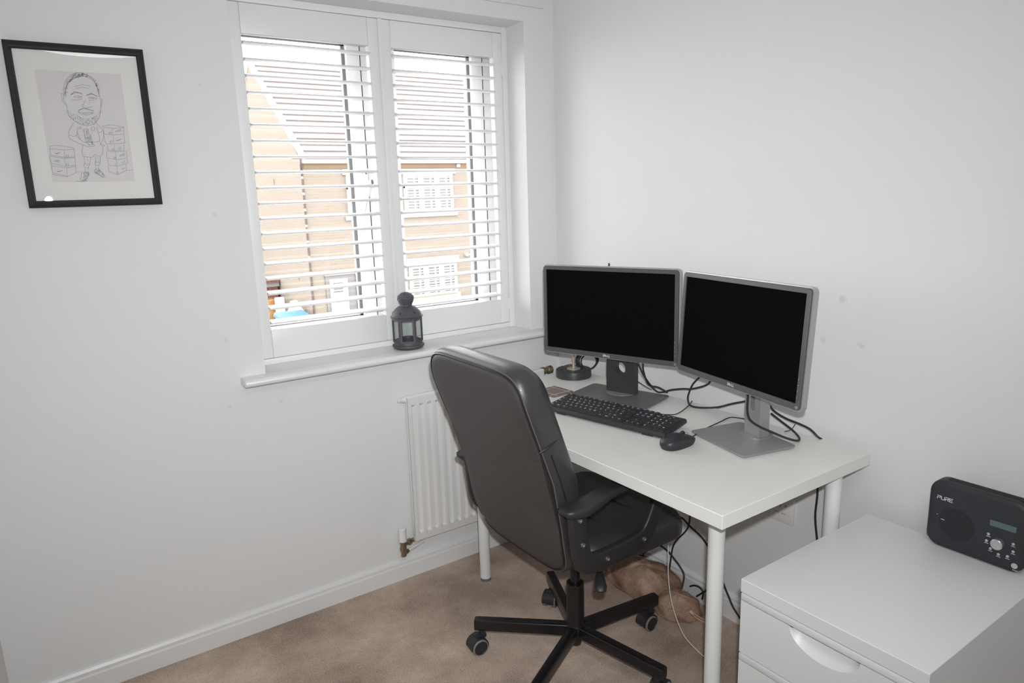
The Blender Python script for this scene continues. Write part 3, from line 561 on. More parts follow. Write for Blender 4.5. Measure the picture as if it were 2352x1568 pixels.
for side in (0, 1):
    for k in range(NC):
        t0, t1 = k / NC, (k + 1) / NC
        y0, y1 = HY0 - .22 + (HYM - HY0 + .22) * t0, HY0 - .22 + (HYM - HY0 + .22) * t1
        z0, z1 = EZ + .03 + (RZ - EZ) * t0, EZ + .03 + (RZ - EZ) * t1
        if side: y0, y1 = 2 * HYM - y0, 2 * HYM - y1
        rf.faces([(HX0 + .02, y0, z0 + .035), (HX1, y0, z0 + .035), (HX1, y1, z1), (HX0 + .02, y1, z1), (HX0 + .02, y0, z0 - .012), (HX1, y0, z0 - .012)], [(0, 1, 2, 3)], 0)
        rf.faces([(HX0 + .02, y0, z0 + .035), (HX1, y0, z0 + .035), (HX0 + .02, y0, z0 - .012), (HX1, y0, z0 - .012)], [(0, 1, 3, 2)], 1)
rf.build('roof', [M['tile'], M['tile_edge']], hs, world=True)
vg = B()
for sgn in (1, -1):
    a = (HY0 - .25) if sgn == 1 else (HY1 + .25)
    vg.prism([(a, EZ - .02), (a, EZ + .07), (HYM, RZ + .08), (HYM, RZ - .05)], HX0 - .06, HX0 + .07, 'x')
vg.build('verge', M['out_white'], hs, world=True)
gu = B().cyl((HX0 - .30, HY0 - .24, 2.455), (HX1, HY0 - .24, 2.455), .045, n=12)
gu.build('gutter', M['pipe_brown'], hs, world=True)
def downpipe(x, y, ztop, swan, joint=.48):
    p = B()
    if swan: p.tube([(x - .06, HY0 - .24, 2.42), (x - .06, HY0 - .22, 2.28), (x, y - .05, 2.02), (x, y - .05, 1.9)], .032, n=10)
    z = ztop
    while z > GZ + .1:
        p.cyl((x, y - .05, z - joint * .16), (x, y - .05, z), .033, n=12, mi=1); p.cyl((x, y - .05, max(GZ, z - joint)), (x, y - .05, z - joint * .16), .030, n=12); z -= joint
    return p
downpipe(6.085, 18.0, 2.0, True, .40).build('downpipe', [M['pipe_brown'], M['pipe_joint']], hs, world=True)
downpipe(7.33, 18.0, -.55, False, .34).build('downpipe', [M['pipe_brown'], M['pipe_joint']], hs, world=True)
def house_window(x0, x1, z0, z1, nl, bars):
    f = B(); Y = HY0 - .10
    f.box(x0, x1, Y, Y + .1, z0, z0 + .06); f.box(x0, x1, Y, Y + .1, z1 - .06, z1)
    wd = (x1 - x0) / nl
    for k in range(nl + 1):
        xc = x0 + k * wd; f.box(max(x0, xc - .075), min(x1, xc + .075), Y, Y + .1, z0 + .06, z1 - .06)
    for zb in bars: f.box(x0, x1, Y - .005, Y + .1, zb - .05, zb + .05)
    fo = f.build('window', M['out_white'], hs, world=True)
    for k in range(nl):
        a, b = x0 + k * wd + .075, x0 + (k + 1) * wd - .075; mid = a + (b - a) * .66
        pb = B().box(a, mid - .02, Y + .045, Y + .06, z0 + .06, z1 - .06, mi=0).box(mid + .02, b, Y + .045, Y + .06, z0 + .06, z1 - .06, mi=0).box(mid - .02, mid + .02, Y + .04, Y + .062, z0 + .06, z1 - .06, mi=1).build('pane', [M['blind'], M['out_white']], fo)
        pb.location = -Vector(hs.location)
    return fo
house_window(8.905, 10.42, 1.015, 2.02, 3, (1.70, ))
house_window(7.255, 8.25, 1.015, 2.02, 2, (1.70, ))
house_window(8.92, 10.43, -1.38, -.48, 3, (-.86, ))
for x0, x1, z0, z1 in ((8.78, 10.56, 2.022, 2.17), (8.82, 10.58, .85, 1.013), (7.16, 8.36, 2.022, 2.17), (7.16, 8.36, .85, 1.013), (8.81, 10.55, -.478, -.29), (8.82, 10.56, -1.56, -1.382)):
    B().box(x0, x1, HY0 - .05, HY0 + .02, z0, z1).build('stone_lintel', M['stone'], hs, world=True)
B().box(6.47, 7.36, HY0 - .03, HY0 + .02, GZ, -.56).build('porch_wall', M['door_grey'], hs, world=True)
B().box(6.45, 7.40, HY0 - .05, HY0 + .02, -.56, -.50).build('door_lintel', M['pipe_joint'], hs, world=True)
do = B().box(6.575, 7.06, HY0 - .06, HY0 - .03, GZ + .02, -.66).build('door', M['out_white'], hs, world=True)
for z0, z1 in ((-1.03, -.87), (-.80, -.755)):
    B().box(6.655, 6.925, HY0 - .067, HY0 - .058, z0, z1).build('pane', M['blind'], do).location = -Vector(hs.location)
B().lathe([(0, 0), (.07, 0), (.07, .05), (.05, .09), (0, .10)], mtx=Matrix.Translation((10.81, HY0, -.304)) @ Matrix.Rotation(PI / 2, 4, 'X'), n=20).cyl((10.86, HY0 - .02, -.304), (10.93, HY0 - .06, -.32), .035, n=12).build('wall_lamp', M['alu'], hs, world=True)
B().box(10.60, 10.70, HY0 - .10, HY0 - .03, 2.20, 2.29, .02).build('alarm_box', M['out_white'], hs, world=True)
for y_, z_ in ((20.38, 1.94), (18.98, -.63)): B().box(HX0 - .012, HX0 + .01, y_ - .035, y_ + .035, z_ - .08, z_ + .08).build('air_brick', M['brick_tan'], hs, world=True)
# low things at the foot of the gable
gr = thing('garage', 'low red brick garage with pale fascia beside the house gable, far outside', 'garage', (5.2, 22.5, GZ))
B().box(4.2, 6.02, 20.75, 24.5, GZ, -1.02).build('brick_wall', M['brick_red'], gr, world=True)
B().box(4.15, 6.05, 20.68, 24.55, -1.02, -.90).build('fascia', M['door_grey'], gr, world=True)
B().box(4.15, 6.05, 20.66, 24.55, -.90, -.82).build('roof', M['brick_red'], gr, world=True)
bn = thing('wheelie_bin', 'blue lidded wheeled bin standing against the house gable outside', 'bin', (5.465, 17.9, GZ))
bn.scale = (1.28, 1.28, 1.28)
B().prism([(-.20, 0), (.20, 0), (.26, .96), (-.26, .96)], -.24, .24, 'x').build('body', M['bin_dark'], bn)
B().prism([(-.29, .96), (.29, .96), (.28, 1.02), (.18, 1.07), (-.22, 1.05), (-.29, 1.01)], -.28, .28, 'x', bev=.02).build('lid', M['bin_blue'], bn, 'blue lid')
for s_ in (-1, 1): B().cyl((s_ * .20, .23, .10), (s_ * .25, .23, .10), .10, n=20).build('wheel', M['cap_grey'], bn)
tb = thing('upright_board', 'orange upright board beside the white one at the foot of the gable outside', 'board', (5.66, 20.30, GZ))
B().box(-.12, .14, -.05, .05, 0, 1.42, .02).build('panel', M['orange'], tb)
B().box(-.16, .18, -.10, .10, 0, .08, .02).build('foot', M['orange'], tb)
tw = thing('upright_board', 'white upright board between orange board and blue bin outside', 'board', (5.765, 19.85, GZ))
B().box(-.12, .14, -.05, .05, 0, 1.52, .03).build('panel', M['bag_white'], tw)
B().box(-.16, .18, -.10, .10, 0, .06, .02).build('foot', M['bag_white'], tw)
sk_ = B(); rg = []
for z, r in ((0, .20), (.2, .26), (.9, .27), (1.22, .24), (1.38, .14), (1.46, .06), (1.54, .09)):
    rg.append([((r + .03 * math.sin(3 * a + z * 7)) * math.cos(a), (r + .03 * math.cos(4 * a + z * 5)) * math.sin(a), z) for a in [2 * PI * k / 22 for k in range(22)]])
sk_.layers(rg); so_ = tag(sk_.build('sack', M['bag_white']), 'bulging white sack standing behind the blue bin outside', 'sack'); so_.location = (5.81, 18.66, GZ)

# ================================================================== FURNITURE
TZ = 0.734                                           # desk top
desk = thing('desk', 'white desk with round legs standing against the right wall', 'desk', (1.4696, 1.5146, 0))
DX0, DX1, DY0, DY1 = 1.1696, 1.7696, .9146, 2.1146
B().box(DX0, DX1, DY0, DY1, TZ - .034, TZ, .0012, seg=1).build('tabletop', M['desk'], desk, world=True)
def desk_leg(x, y):
    l = B().cyl((x, y, .012), (x, y, TZ - .042), .0203, n=36).cyl((x, y, TZ - .042), (x, y, TZ - .034), .0203, n=32)
    lo = l.build('leg', M['leg_white'], desk, world=True)
    B().cyl((x, y, 0), (x, y, .012), .0195, n=32).build('foot', M['cap_grey'], lo, world=True)
for x, y in ((1.276, 1.013), (1.276, 2.080), (1.664, .951), (1.664, 2.080)): desk_leg(x, y)

# ---- drawer unit
cab = thing('drawer_unit', 'white drawer unit with half moon finger pulls in front of the desk end', 'drawer unit', (1.492, .7016, 0))
CX0, CX1, CY0, CY1, CZ = 1.2265, 1.753, .4977, .9030, .570
B().box(CX0, CX1, CY0, CY1, CZ - .0325, CZ, .0012, seg=1).build('top_panel', M['cabinet'], cab, world=True)
c = B()
c.box(CX0 + .018, CX1, CY0 + .001, CY0 + .019, .02, CZ - .0325); c.box(CX0 + .018, CX1, CY1 - .019, CY1 - .001, .02, CZ - .0325)
c.box(CX1 - .012, CX1, CY0 + .019, CY1 - .019, .02, CZ - .0325); c.box(CX0 + .018, CX1 - .012, CY0 + .019, CY1 - .019, .02, .035)
c.box(CX0 + .10, CX1 - .012, CY0 + .019, CY1 - .019, .035, .50)
c.build('carcass', M['cabinet'], cab, world=True)
for x in (CX0 + .06, CX1 - .06):
    for y in (CY0 + .05, CY1 - .05): B().cyl((x, y, 0), (x, y, .02), .018, n=16).build('foot', M['cap_grey'], cab, world=True)
YC = (CY0 + CY1) / 2
def drawer(z0, z1):
    lip = .0165; d = B(); fx = CX0 + .0008; zt = z1 - lip - .0008      # strip along the top edge, then the pressed front
    d.box(fx - .0012, fx + .018, CY0 + .002, CY1 - .002, z1 - lip, z1, .0015)
    hw, hh, dep, N = .0775, .047, .024, 28
    arc = [(YC + hw * math.cos(PI * k / N), zt - .001 - hh * math.sin(PI * k / N)) for k in range(N + 1)]
    outer = [(CY1 - .002, zt), (CY1 - .002, z0), (CY0 + .002, z0), (CY0 + .002, zt)]
    t = bmesh.new()
    O = [t.verts.new((fx, y, z)) for y, z in outer]; A = [t.verts.new((fx, y, z)) for y, z in arc]
    # front as fans: left block, right block, underneath
    mid = N // 2
    lowR = t.verts.new((fx, YC + hw, z0)); lowL = t.verts.new((fx, YC - hw, z0))
    tR = t.verts.new((fx, YC + hw, zt)); tL = t.verts.new((fx, YC - hw, zt))
    t.faces.new((O[0], O[1], lowR, A[0], tR)); t.faces.new((lowL, O[2], O[3], tL, A[N]))
    low = [t.verts.new((fx, y, z0)) for y, z in arc[1:-1]]; low = [lowR] + low + [lowL]
    for k in range(N): t.faces.new((A[k], low[k], low[k + 1], A[k + 1]))
    back = [t.verts.new((fx + .018, y, z)) for y, z in outer]
    for k in range(4):
        if k == 3: continue
        t.faces.new((O[k], O[k + 1], back[k + 1], back[k])) if k != 1 else t.faces.new([O[1], *low, O[2], back[2], back[1]][::-1])
    bmesh.ops.recalc_face_normals(t, faces=t.faces)
    d._take(t, 0, smooth=False)
    do = d.build('drawer', M['cabinet'], cab, world=True)
    # the scooped finger pull
    V = []; F = []; R = 10
    for j in range(R + 1):
        u = j / R
        for k in range(N + 1):
            y, z = arc[k]; yy = YC + (y - YC) * (1 - .12 * u); zz = z + (zt - .001 - z) * u
            V.append((fx + dep * math.sin(u * PI / 2) * math.sin(PI * k / N) ** .5, yy, zz))
    for j in range(R):
        for k in range(N): a = j * (N + 1) + k; F.append((a, a + 1, a + N + 2, a + N + 1))
    B().faces(V, F, smooth=True).build('finger_pull', M['cabinet'], do, world=True, sharp=80)
for z0, z1 in ((.3875, .5355), (.2055, .3845), (.0235, .2025)): drawer(z0, z1)

# ---- swivel chair
ch = thing('office_chair', 'black leather swivel chair pulled up to the white desk', 'chair', (1.260, 1.529, 0))
CXX, CYY = 1.260, 1.529
def base_leg(deg, yaw):
    a = math.radians(deg); L = .3205; ca, sa = math.cos(a), math.sin(a)
    R3 = Matrix.Translation((CXX, CYY, 0)) @ Matrix.Rotation(a, 4, 'Z')
    l = B()
    sec = rrect(.0155, .0195, .006, 4)
    rings = []
    for u, zc, sc in ((.012, .094, 1.0), (.05, .094, 1.0), (L - .010, .094, .96), (L, .094, .90)):
        rings.append([R3 @ Vector((u, p * sc, zc + q * sc)) for p, q in sec])
    l.layers(rings)
    lo = l.build('base_leg', M['chair_metal'], ch, world=True)
    # twin wheel caster with grey treads under the leg end
    P = R3 @ Vector((L - .022, 0, 0)); Cm = Matrix.Translation((P.x, P.y, 0)) @ Matrix.Rotation(yaw, 4, 'Z')
    c = B(); off = .018
    for s_ in (-1, 1):
        pr = [(.0, 0), (.019, 0), (.0205, .0015), (.0205, .004)]
        def wheel(prof, mi):
            c.lathe(prof, n=28, mi=mi, mtx=Cm @ Matrix.Translation((off, s_ * .010, .0265)) @ Matrix.Rotation(-s_ * PI / 2, 4, 'X'))
        wheel([(0, 0), (.0255, 0), (.0265, .002), (.0265, .013), (.0225, .0155)], 1)
        wheel([(.0225, .0155), (.0205, .0165), (.019, .0145), (0, .0135)], 0)
    hood = [(off + .0305 * math.cos(b), .0265 + .0305 * math.sin(b)) for b in [math.radians(d) for d in range(-8, 189, 14)]]
    hood_in = [(off + .0275 * math.cos(b), .0265 + .0275 * math.sin(b)) for b in [math.radians(d) for d in range(188, -9, -14)]]
    tmp = hood + hood_in
    c.prism([(x, z) for x, z in tmp], -.0215, .0215, 'y', mi=0, mtx=Cm)
    c.box(off - .012, off + .012, -.0085, .0085, .018, .055, .003, mi=0, mtx=Cm)
    c.lathe([(0, .05), (.011, .05), (.011, .0755), (0, .0755)], mtx=Cm, n=16)
    c.box(-.012, off + .010, -.010, .010, .048, .062, .004, mi=0, mtx=Cm)
    c.build('caster', [M['chair_plastic'], M['grey_rubber']], lo, world=True)
for dg, yw_ in ((137.6, 3.05), (66.3, 3.68), (-6.4, 3.15), (-78.8, .3), (208.8, 1.0)): base_leg(dg, yw_)
hub = B().lathe([(0, .045), (.017, .045), (.019, .05), (.019, .075), (.027, .078), (.031, .112), (.0275, .118), (.0275, .250), (.0265, .2545), (.020, .2545), (.020, .250), (0, .250)], CXX, CYY, n=36)
hub.build('column_sleeve', M['chair_metal'], ch, world=True)
B().lathe([(0, .25), (.0155, .25), (.0155, .385), (0, .385)], CXX, CYY, n=28).build('gas_piston', M['chair_metal'], ch, world=True)
# seat cushion
s_ = B(); SX0, SX1, SY0, SY1 = 1.125, 1.535, 1.318, 1.775
scx, scy = (SX0 + SX1) / 2, (SY0 + SY1) / 2
loops = []
base = rrect((SX1 - SX0) / 2, (SY1 - SY0) / 2, .055, 9)
for ins, z in ((.10, .405), (.02, .405), (.004, .412), (0, .425), (0, .452), (.003, .466), (.012, .482), (.03, .493), (.06, .494), (.10, .487), (.14, .484), (.18, .484)):
    kx = 1 - ins / ((SX1 - SX0) / 2); ky = 1 - ins / ((SY1 - SY0) / 2); lp = []
    for u, v in base:
        x, y = u * kx, v * ky
        drop = .006 * max(0, (x - .10) / .12) ** 2 * (1 if z > .42 else 0)
        lp.append((scx + x, scy + y, z - drop * .6 + .006 * math.sin(9 * y + 3) * (1 if ins > .05 and z > .45 else 0)))
    loops.append(lp)
s_.layers(loops)
for ux in (-.06, .075):                                              # two stitched lines across the cushion
    s_.tube([(scx + ux, scy + v, .4895 if abs(v) < .12 else .4915) for v in (-.16, -.08, 0, .08, .16)], .0018, n=6, mi=1)
s_.build('seat', [M['leather'], M['stitch']], ch, world=True, sharp=60)
B().box(1.15, 1.40, 1.45, 1.61, .378, .405, .008).build('tilt_mechanism', M['chair_metal'], ch, world=True)
lv = B().tube([(1.285, 1.50, .396), (1.262, 1.44, .394), (1.236, 1.394, .378), (1.225, 1.378, .376)], .005, n=10)
lvo = lv.build('tilt_lever', M['chair_metal'], ch, world=True)
pd = B(); rg = []
for t_, w_, h_ in ((0, .006, .005), (.12, .009, .006), (.4, .014, .008), (.75, .0185, .0085), (.95, .016, .007), (1, .008, .004)):
    c0 = Vector((1.227, 1.380, .379)).lerp(Vector((1.186, 1.328, .344)), t_); ax = Vector((-.042, -.052, -.035)).normalized(); sd = ax.cross(Vector((0, 0, 1))).normalized(); up = sd.cross(ax)
    rg.append([c0 + sd * w_ * math.cos(k * PI / 8) + up * h_ * math.sin(k * PI / 8) for k in range(16)])
pd.layers(rg).build('lever_paddle', M['chair_plastic'], lvo, world=True)
# backrest
ZB0, ZB1, BY = .396, 1.010, 1.5615
prof_x = [(.40, 1.088), (.434, 1.080), (.50, 1.060), (.571, 1.046), (.672, 1.028), (.80, .980), (.918, .936), (1.0, .918), (1.05, .907)]
yoff = lambda z: .004 - .016 * (z - .42) / .6                       # leans a touch to the right going up
def bw(z): return spline([(.40, .222), (.46, .228), (.60, .232), (.80, .236), (.95, .236), (1.05, .228)], z)
def bloop(sc, d, lift=0.0, n=96, zs=1.0):
    """ring of the backrest; sc scales about the centre, d = depth in front of the rear face"""
    zc, hz = (ZB0 + ZB1) / 2, (ZB1 - ZB0) / 2; lp = []
    for k in range(n):
        a = 2 * PI * k / n; c, s2 = math.cos(a), math.sin(a); e = 2 / (6.4 if s2 < 0 else 7.5)
        u = math.copysign(abs(c) ** e, c); v = math.copysign(abs(s2) ** e, s2)
        z = zc + hz * v * sc * zs + lift * max(0, v)
        crown = .002 * (1 - u * u) * max(0, v) ** 3 * sc
        y = BY + yoff(z) + bw(z) * u * sc
        zz = z + crown
        cup = .014 * (u * sc) ** 2 if d > .04 else -.004 * (1 - (u * sc) ** 2)
        lp.append((spline(prof_x, zz) + d + cup * (1 if d > .04 else 1), y, zz))
    return lp
rear = B()
rear.layers([bloop(s2, d) for s2, d in ((.04, 0), (.25, 0), (.5, 0), (.75, 0), (.90, .0005), (.955, .003), (.965, .009))], cap=True)
rear.build('back_panel', M['leather_back'], ch, 'dark brown cloth rear panel', world=True, sharp=70)
bk = B()
def th(z): return 1.0
bk.layers([bloop(.93, .010), bloop(.968, .0065), bloop(.990, .012), bloop(1.0, .026, .004), bloop(1.0, .048, .008), bloop(.985, .066, .010), bloop(.95, .079, .010), bloop(.88, .086, .008), bloop(.7, .084), bloop(.4, .076), bloop(.05, .074)], cap=True)
bk.build('backrest', M['leather'], ch, world=True, sharp=70)
pp = B(); lp = bloop(.972, .0045)
pp.tube(lp, .0020, n=6, closed=True, res=1)
pp.build('piping', M['stitch'], ch, world=True)
st = B().tube(bloop(.984, .0102), .0011, n=5, closed=True, res=1)
st.build('stitching', M['thread'], ch, world=True)
for sg in (-1, 1):                                                    # head pad seam and zip on each flank
    zp = B()
    z = .815; y = BY + yoff(z) + sg * (bw(z) + .0006); x0 = spline(prof_x, z)
    zp.tube([(x0 + .008, y - sg * .004, z - .012), (x0 + .026, y, z - .004), (x0 + .05, y, z + .006), (x0 + .07, y - sg * .006, z + .014)], .0028, n=6)
    pts = []
    for k in range(8):
        z = .79 - k * .045; pts.append((spline(prof_x, z) + .032, BY + yoff(z) + sg * (bw(z) + .0004), z))
    zq = B().tube(pts, .0022, n=6)
    zq.build('zip', M['stitch'], ch, world=True)
    zp.build('pad_seam', M['stitch'], ch, world=True)
# armrests: a pad on a D-shaped frame each side
def arm(sg):
    y0 = 1.5555 + sg * .2555
    cl = [(1.078, .622), (1.084, .56), (1.092, .505), (1.108, .474), (1.145, .466), (1.22, .468), (1.29, .477), (1.325, .488), (1.347, .515), (1.364, .555), (1.382, .60), (1.395, .634)]
    hwid = [.027, .027, .028, .030, .0265, .0255, .0245, .026, .024, .021, .020, .021]
    P = [Vector((x, 0, z)) for x, z in cl]; rg = []
    pts = []; ws = []
    for i in range(len(P) - 1):
        for k in range(5):
            u = k / 5; a, b2, c2, d2 = P[max(0, i - 1)], P[i], P[i + 1], P[min(len(P) - 1, i + 2)]
            pts.append(.5 * (2 * b2 + (c2 - a) * u + (2 * a - 5 * b2 + 4 * c2 - d2) * u * u + (3 * b2 - a - 3 * c2 + d2) * u ** 3)); ws.append(hwid[i] + (hwid[i + 1] - hwid[i]) * u)
    pts.append(P[-1]); ws.append(hwid[-1])
    for i, c3 in enumerate(pts):
        tg = (pts[min(i + 1, len(pts) - 1)] - pts[max(i - 1, 0)]).normalized(); nn = Vector((tg.z, 0, -tg.x))
        rg.append([c3 + nn * u + Vector((0, y0 + v, 0)) for u, v in rrect(ws[i], .0115, .007, 4)])
    fo = B().layers(rg).build('arm_frame', M['chair_plastic'], ch, world=True)
    pad = []
    for x, zt, hw_, hh_ in ((1.030, .640, .010, .004), (1.036, .644, .024, .009), (1.055, .646, .031, .0125), (1.09, .645, .034, .014), (1.13, .650, .031, .013), (1.18, .664, .027, .012), (1.25, .672, .027, .012), (1.33, .665, .028, .012), (1.40, .648, .029, .012), (1.425, .640, .026, .010), (1.433, .636, .014, .005)):
        pad.append([(x, y0 + u, zt - hh_ + v) for u, v in rrect(hw_, hh_, hh_ * .75, 5)])
    B().layers(pad).build('arm_pad', M['chair_plastic'], fo, world=True, sharp=60)
    for x, z in ((1.080, .606), (1.089, .535), (1.175, .467), (1.312, .481)):
        yb = y0 + sg * .0115
        B().lathe([(0, .003), (.0022, .003), (.0022, .0045), (.0058, .0045), (.0068, .002), (.0068, 0), (0, 0)], mtx=Matrix.Translation((x, yb, z)) @ Matrix.Rotation(-sg * PI / 2, 4, 'X'), n=18).build('bolt', M['bolt'], fo, world=True)
arm(-1); arm(1)

# ================================================================== ON THE DESK
def monitor(label, scr, yaw, tilt, roll, W_, H_, stand, front, scr_up):
    """front local axes: x along the screen, y away from the viewer, z up; root at the foot of the stand"""
    root = thing('monitor', label, 'monitor', (stand['x'], stand['y'], TZ), yaw)
    inv = Matrix.Rotation(-yaw, 4, 'Z') @ Matrix.Translation((-stand['x'], -stand['y'], -TZ))
    ctr = inv @ Vector(scr)
    PM = Matrix.Translation(ctr) @ Matrix.Rotation(-tilt, 4, 'X') @ Matrix.Rotation(-roll, 4, 'Y')
    bl, bt, bb = .0125, .0125, .0165
    x0, x1, z0, z1 = -W_ / 2 - bl, W_ / 2 + bl, -H_ / 2 - bb, H_ / 2 + bt
    cx, cz = 0, (z0 + z1) / 2
    def rr(dx, r): return [(cx + u, cz + v) for u, v in rrect((x1 - x0) / 2 + dx, (z1 - z0) / 2 + dx, r, 8)]
    b = B()
    hole = [(W_ / 2, H_ / 2), (-W_ / 2, H_ / 2), (-W_ / 2, -H_ / 2), (W_ / 2, -H_ / 2)]
    out = rr(-.0012, .0095); t = bmesh.new()
    OV = [t.verts.new((u, -.0035, v)) for u, v in out]; HV = [t.verts.new((u, -.0035, v)) for u, v in hole]; BVv = [t.verts.new((u, .0005, v)) for u, v in hole]
    n = len(out); q = n // 4
    for c4 in range(4):
        for k in range(q - 1): t.faces.new((OV[c4 * q + k], OV[c4 * q + k + 1], HV[c4]))
        t.faces.new((OV[c4 * q + q - 1], OV[(c4 * q + q) % n], HV[(c4 + 1) % 4], HV[c4]))
        t.faces.new((HV[c4], HV[(c4 + 1) % 4], BVv[(c4 + 1) % 4], BVv[c4]))
    bmesh.ops.recalc_face_normals(t, faces=t.faces)
    b._take(t, 0, PM, smooth=False)
    o2, o3 = rr(0, .0105), rr(0, .0105)
    b.layers([[PM @ Vector((u, y, v)) for u, v in L_] for L_, y in ((out, -.0035), (o2, -.002), (o3, .007))], cap=False)
    bz = b.build('bezel', M['bezel'], root, sharp=25)
    B().faces([PM @ Vector((u, .0004, v)) for u, v in ((-W_ / 2, -H_ / 2), (W_ / 2, -H_ / 2), (W_ / 2, H_ / 2), (-W_ / 2, H_ / 2))], [(0, 1, 2, 3)]).build('screen', M['screen'], root)
    s3 = B(); rings = []
    for dx, y, r in ((-.0005, .003, .0105), (.0034, .0038, .0125), (.0042, .008, .0135), (.0028, .019, .013), (-.004, .024, .013), (-.05, .030, .02), (-.10, .056, .02)):
        rings.append([PM @ Vector((u, y, v)) for u, v in rr(dx, r)])
    s3.layers(rings).build('rear_shell', M['silver'], root, sharp=25)
    # maker's name with its tilted E, and the buttons down the right edge
    lg = B(); LM = PM @ Matrix.Translation((0, -.0037, -H_ / 2 - bb / 2 - .0003)) @ Matrix.Rotation(PI / 2, 4, 'X')
    for i, c5 in enumerate('DELL'):
        lm = LM @ Matrix.Translation(((-.0102, -.0035, .0036, .0096)[i], 0, 0))
        if c5 == 'E': lm = lm @ Matrix.Rotation(math.radians(38), 4, 'Z') @ Matrix.Scale(.9, 4)
        lg.text(c5, .0102, lm, bold=.00028)
    lg.build('logo', M['white_print'], bz)
    for k in range(5):
        zc = -H_ / 2 + .060 - k * .0145
        bb_ = B().box(W_ / 2 + .0035, W_ / 2 + .0095, -.0045, -.003, zc - .0035, zc + .0035, .0008, mtx=PM).box(W_ / 2 + .0015, W_ / 2 + .003, -.0037, -.0034, zc - .001, zc + .001, mi=1, mtx=PM) if k < 4 else \
            B().lathe([(0, .002), (.002, .002), (.0026, 0), (.0042, 0), (.0042, .0012), (.0046, .0012), (.0046, -.002), (0, -.002)], n=18, mi=1, mtx=PM @ Matrix.Translation((W_ / 2 + .005, -.0035, -H_ / 2 - bb / 2)) @ Matrix.Rotation(PI / 2, 4, 'X'))
        bb_.build('power_button' if k == 4 else 'button', [M['bezel'], M['silver']], bz)
    # stand: flat foot, turntable ring, neck with its cable hole
    bx0, bx1, by0, by1 = stand['base']; sb = B()
    lp = [(u + (bx0 + bx1) / 2, v + (by0 + by1) / 2) for u, v in rrect((bx1 - bx0) / 2, (by1 - by0) / 2, .013, 6)]
    cxb, cyb = (bx0 + bx1) / 2, (by0 + by1) / 2
    def sc(l, k): return [(cxb + (u - cxb) * k, cyb + (v - cyb) * k) for u, v in l]
    sb.layers([[(u, v, z) for u, v in L_] for L_, z in ((sc(lp, .93), 0), (sc(lp, .945), .003), (sc(lp, .995), .0052), (lp, .0068), (sc(lp, .997), .0085), (sc(lp, .5), .0112), (sc(lp, .1), .0118))])
    so = sb.build('stand_base', stand['base_mat'], root, sharp=40)
    rr_ = stand['disc']; B().lathe([(rr_ - .0012, .0105), (rr_ - .0012, .0128), (rr_, .0128), (rr_, .0105)], n=64).lathe([(0, .0126), (rr_ - .0012, .0122), (rr_ - .0012, .011)], n=64).build('turntable_ring', stand['ring_mat'], so)
    nw, nd, y_n = stand['neck'], stand['nd'], stand['ny']; ztop = .235
    hz, hr_, hh_ = stand['hole']; nb = B()
    N = 32; circ = [(hr_ * math.cos(2 * PI * k / N), hz + (hh_ if math.sin(2 * PI * k / N) > 0 else -hh_) + hr_ * math.sin(2 * PI * k / N)) for k in range(N)]
    sq = []
    for k in range(N):                                               # matching points on a rectangle round the hole
        a = 2 * PI * k / N; c6, s6 = math.cos(a), math.sin(a); m6 = max(abs(c6), abs(s6)); sq.append((nw / 2 * c6 / m6, hz + (.045 + hh_) * s6 / m6))
    t = bmesh.new()
    def V_(l, y): return [t.verts.new((u, y, v)) for u, v in l]
    C0, C1, S0, S1 = V_(circ, y_n), V_(circ, y_n + nd), V_(sq, y_n), V_(sq, y_n + nd)
    for k in range(N):
        j = (k + 1) % N
        t.faces.new((C0[k], C0[j], S0[j], S0[k])); t.faces.new((C1[k], C1[j], S1[j], S1[k])); t.faces.new((C0[k], C0[j], C1[j], C1[k])); t.faces.new((S0[k], S0[j], S1[j], S1[k]))
    bmesh.ops.recalc_face_normals(t, faces=t.faces); nb._take(t, 0, smooth=False)
    zl, zh = hz - .045 - hh_, hz + .045 + hh_
    nb.box(-nw / 2, nw / 2, y_n, y_n + nd, .011, zl); nb.box(-nw / 2, nw / 2, y_n, y_n + nd, zh, max(zh + .02, ztop)); 
    no = nb.build('stand_neck', stand['mat'], root)
    mt = inv  # hinge block between neck and panel
    B().box(-.035, .035, min(y_n + .002, ctr.y + .045), y_n + nd * .6, ctr.z - .05, ctr.z + .03, .006).build('tilt_hinge', stand['mat'], root)
    return root
monitor('left monitor of the pair, on a wide charcoal stand in front of the desk lamp', (1.5361 * 1.0124, 1.6843 * 1.0124, 1.4337 + (1.0436 - 1.4337) * 1.0124), -1.2793, .0152, .0105, .4773 * 1.0124, .2685 * 1.0124,
        dict(x=1.6485, y=1.733, base=(-.148, .156, -.130, .058), disc=.052, neck=.108, nd=.030, ny=-.012, hole=(.0985, .0215, 0), mat=M['stand_black'], base_mat=M['base_dark'], ring_mat=M['stand_silver']), None, None)
monitor('right monitor of the pair, on a silver stand behind the mouse', (1.5596, 1.1949, 1.0435), -1.799, .0747, .0114, .4773, .2685,
        dict(x=1.6373, y=1.1769, base=(-.112, .119, -.142, .040), disc=.047, neck=.062, nd=.034, ny=-.014, hole=(.108, .0085, .016), mat=M['stand_silver'], base_mat=M['stand_silver'], ring_mat=M['stand_silver']), None, None)

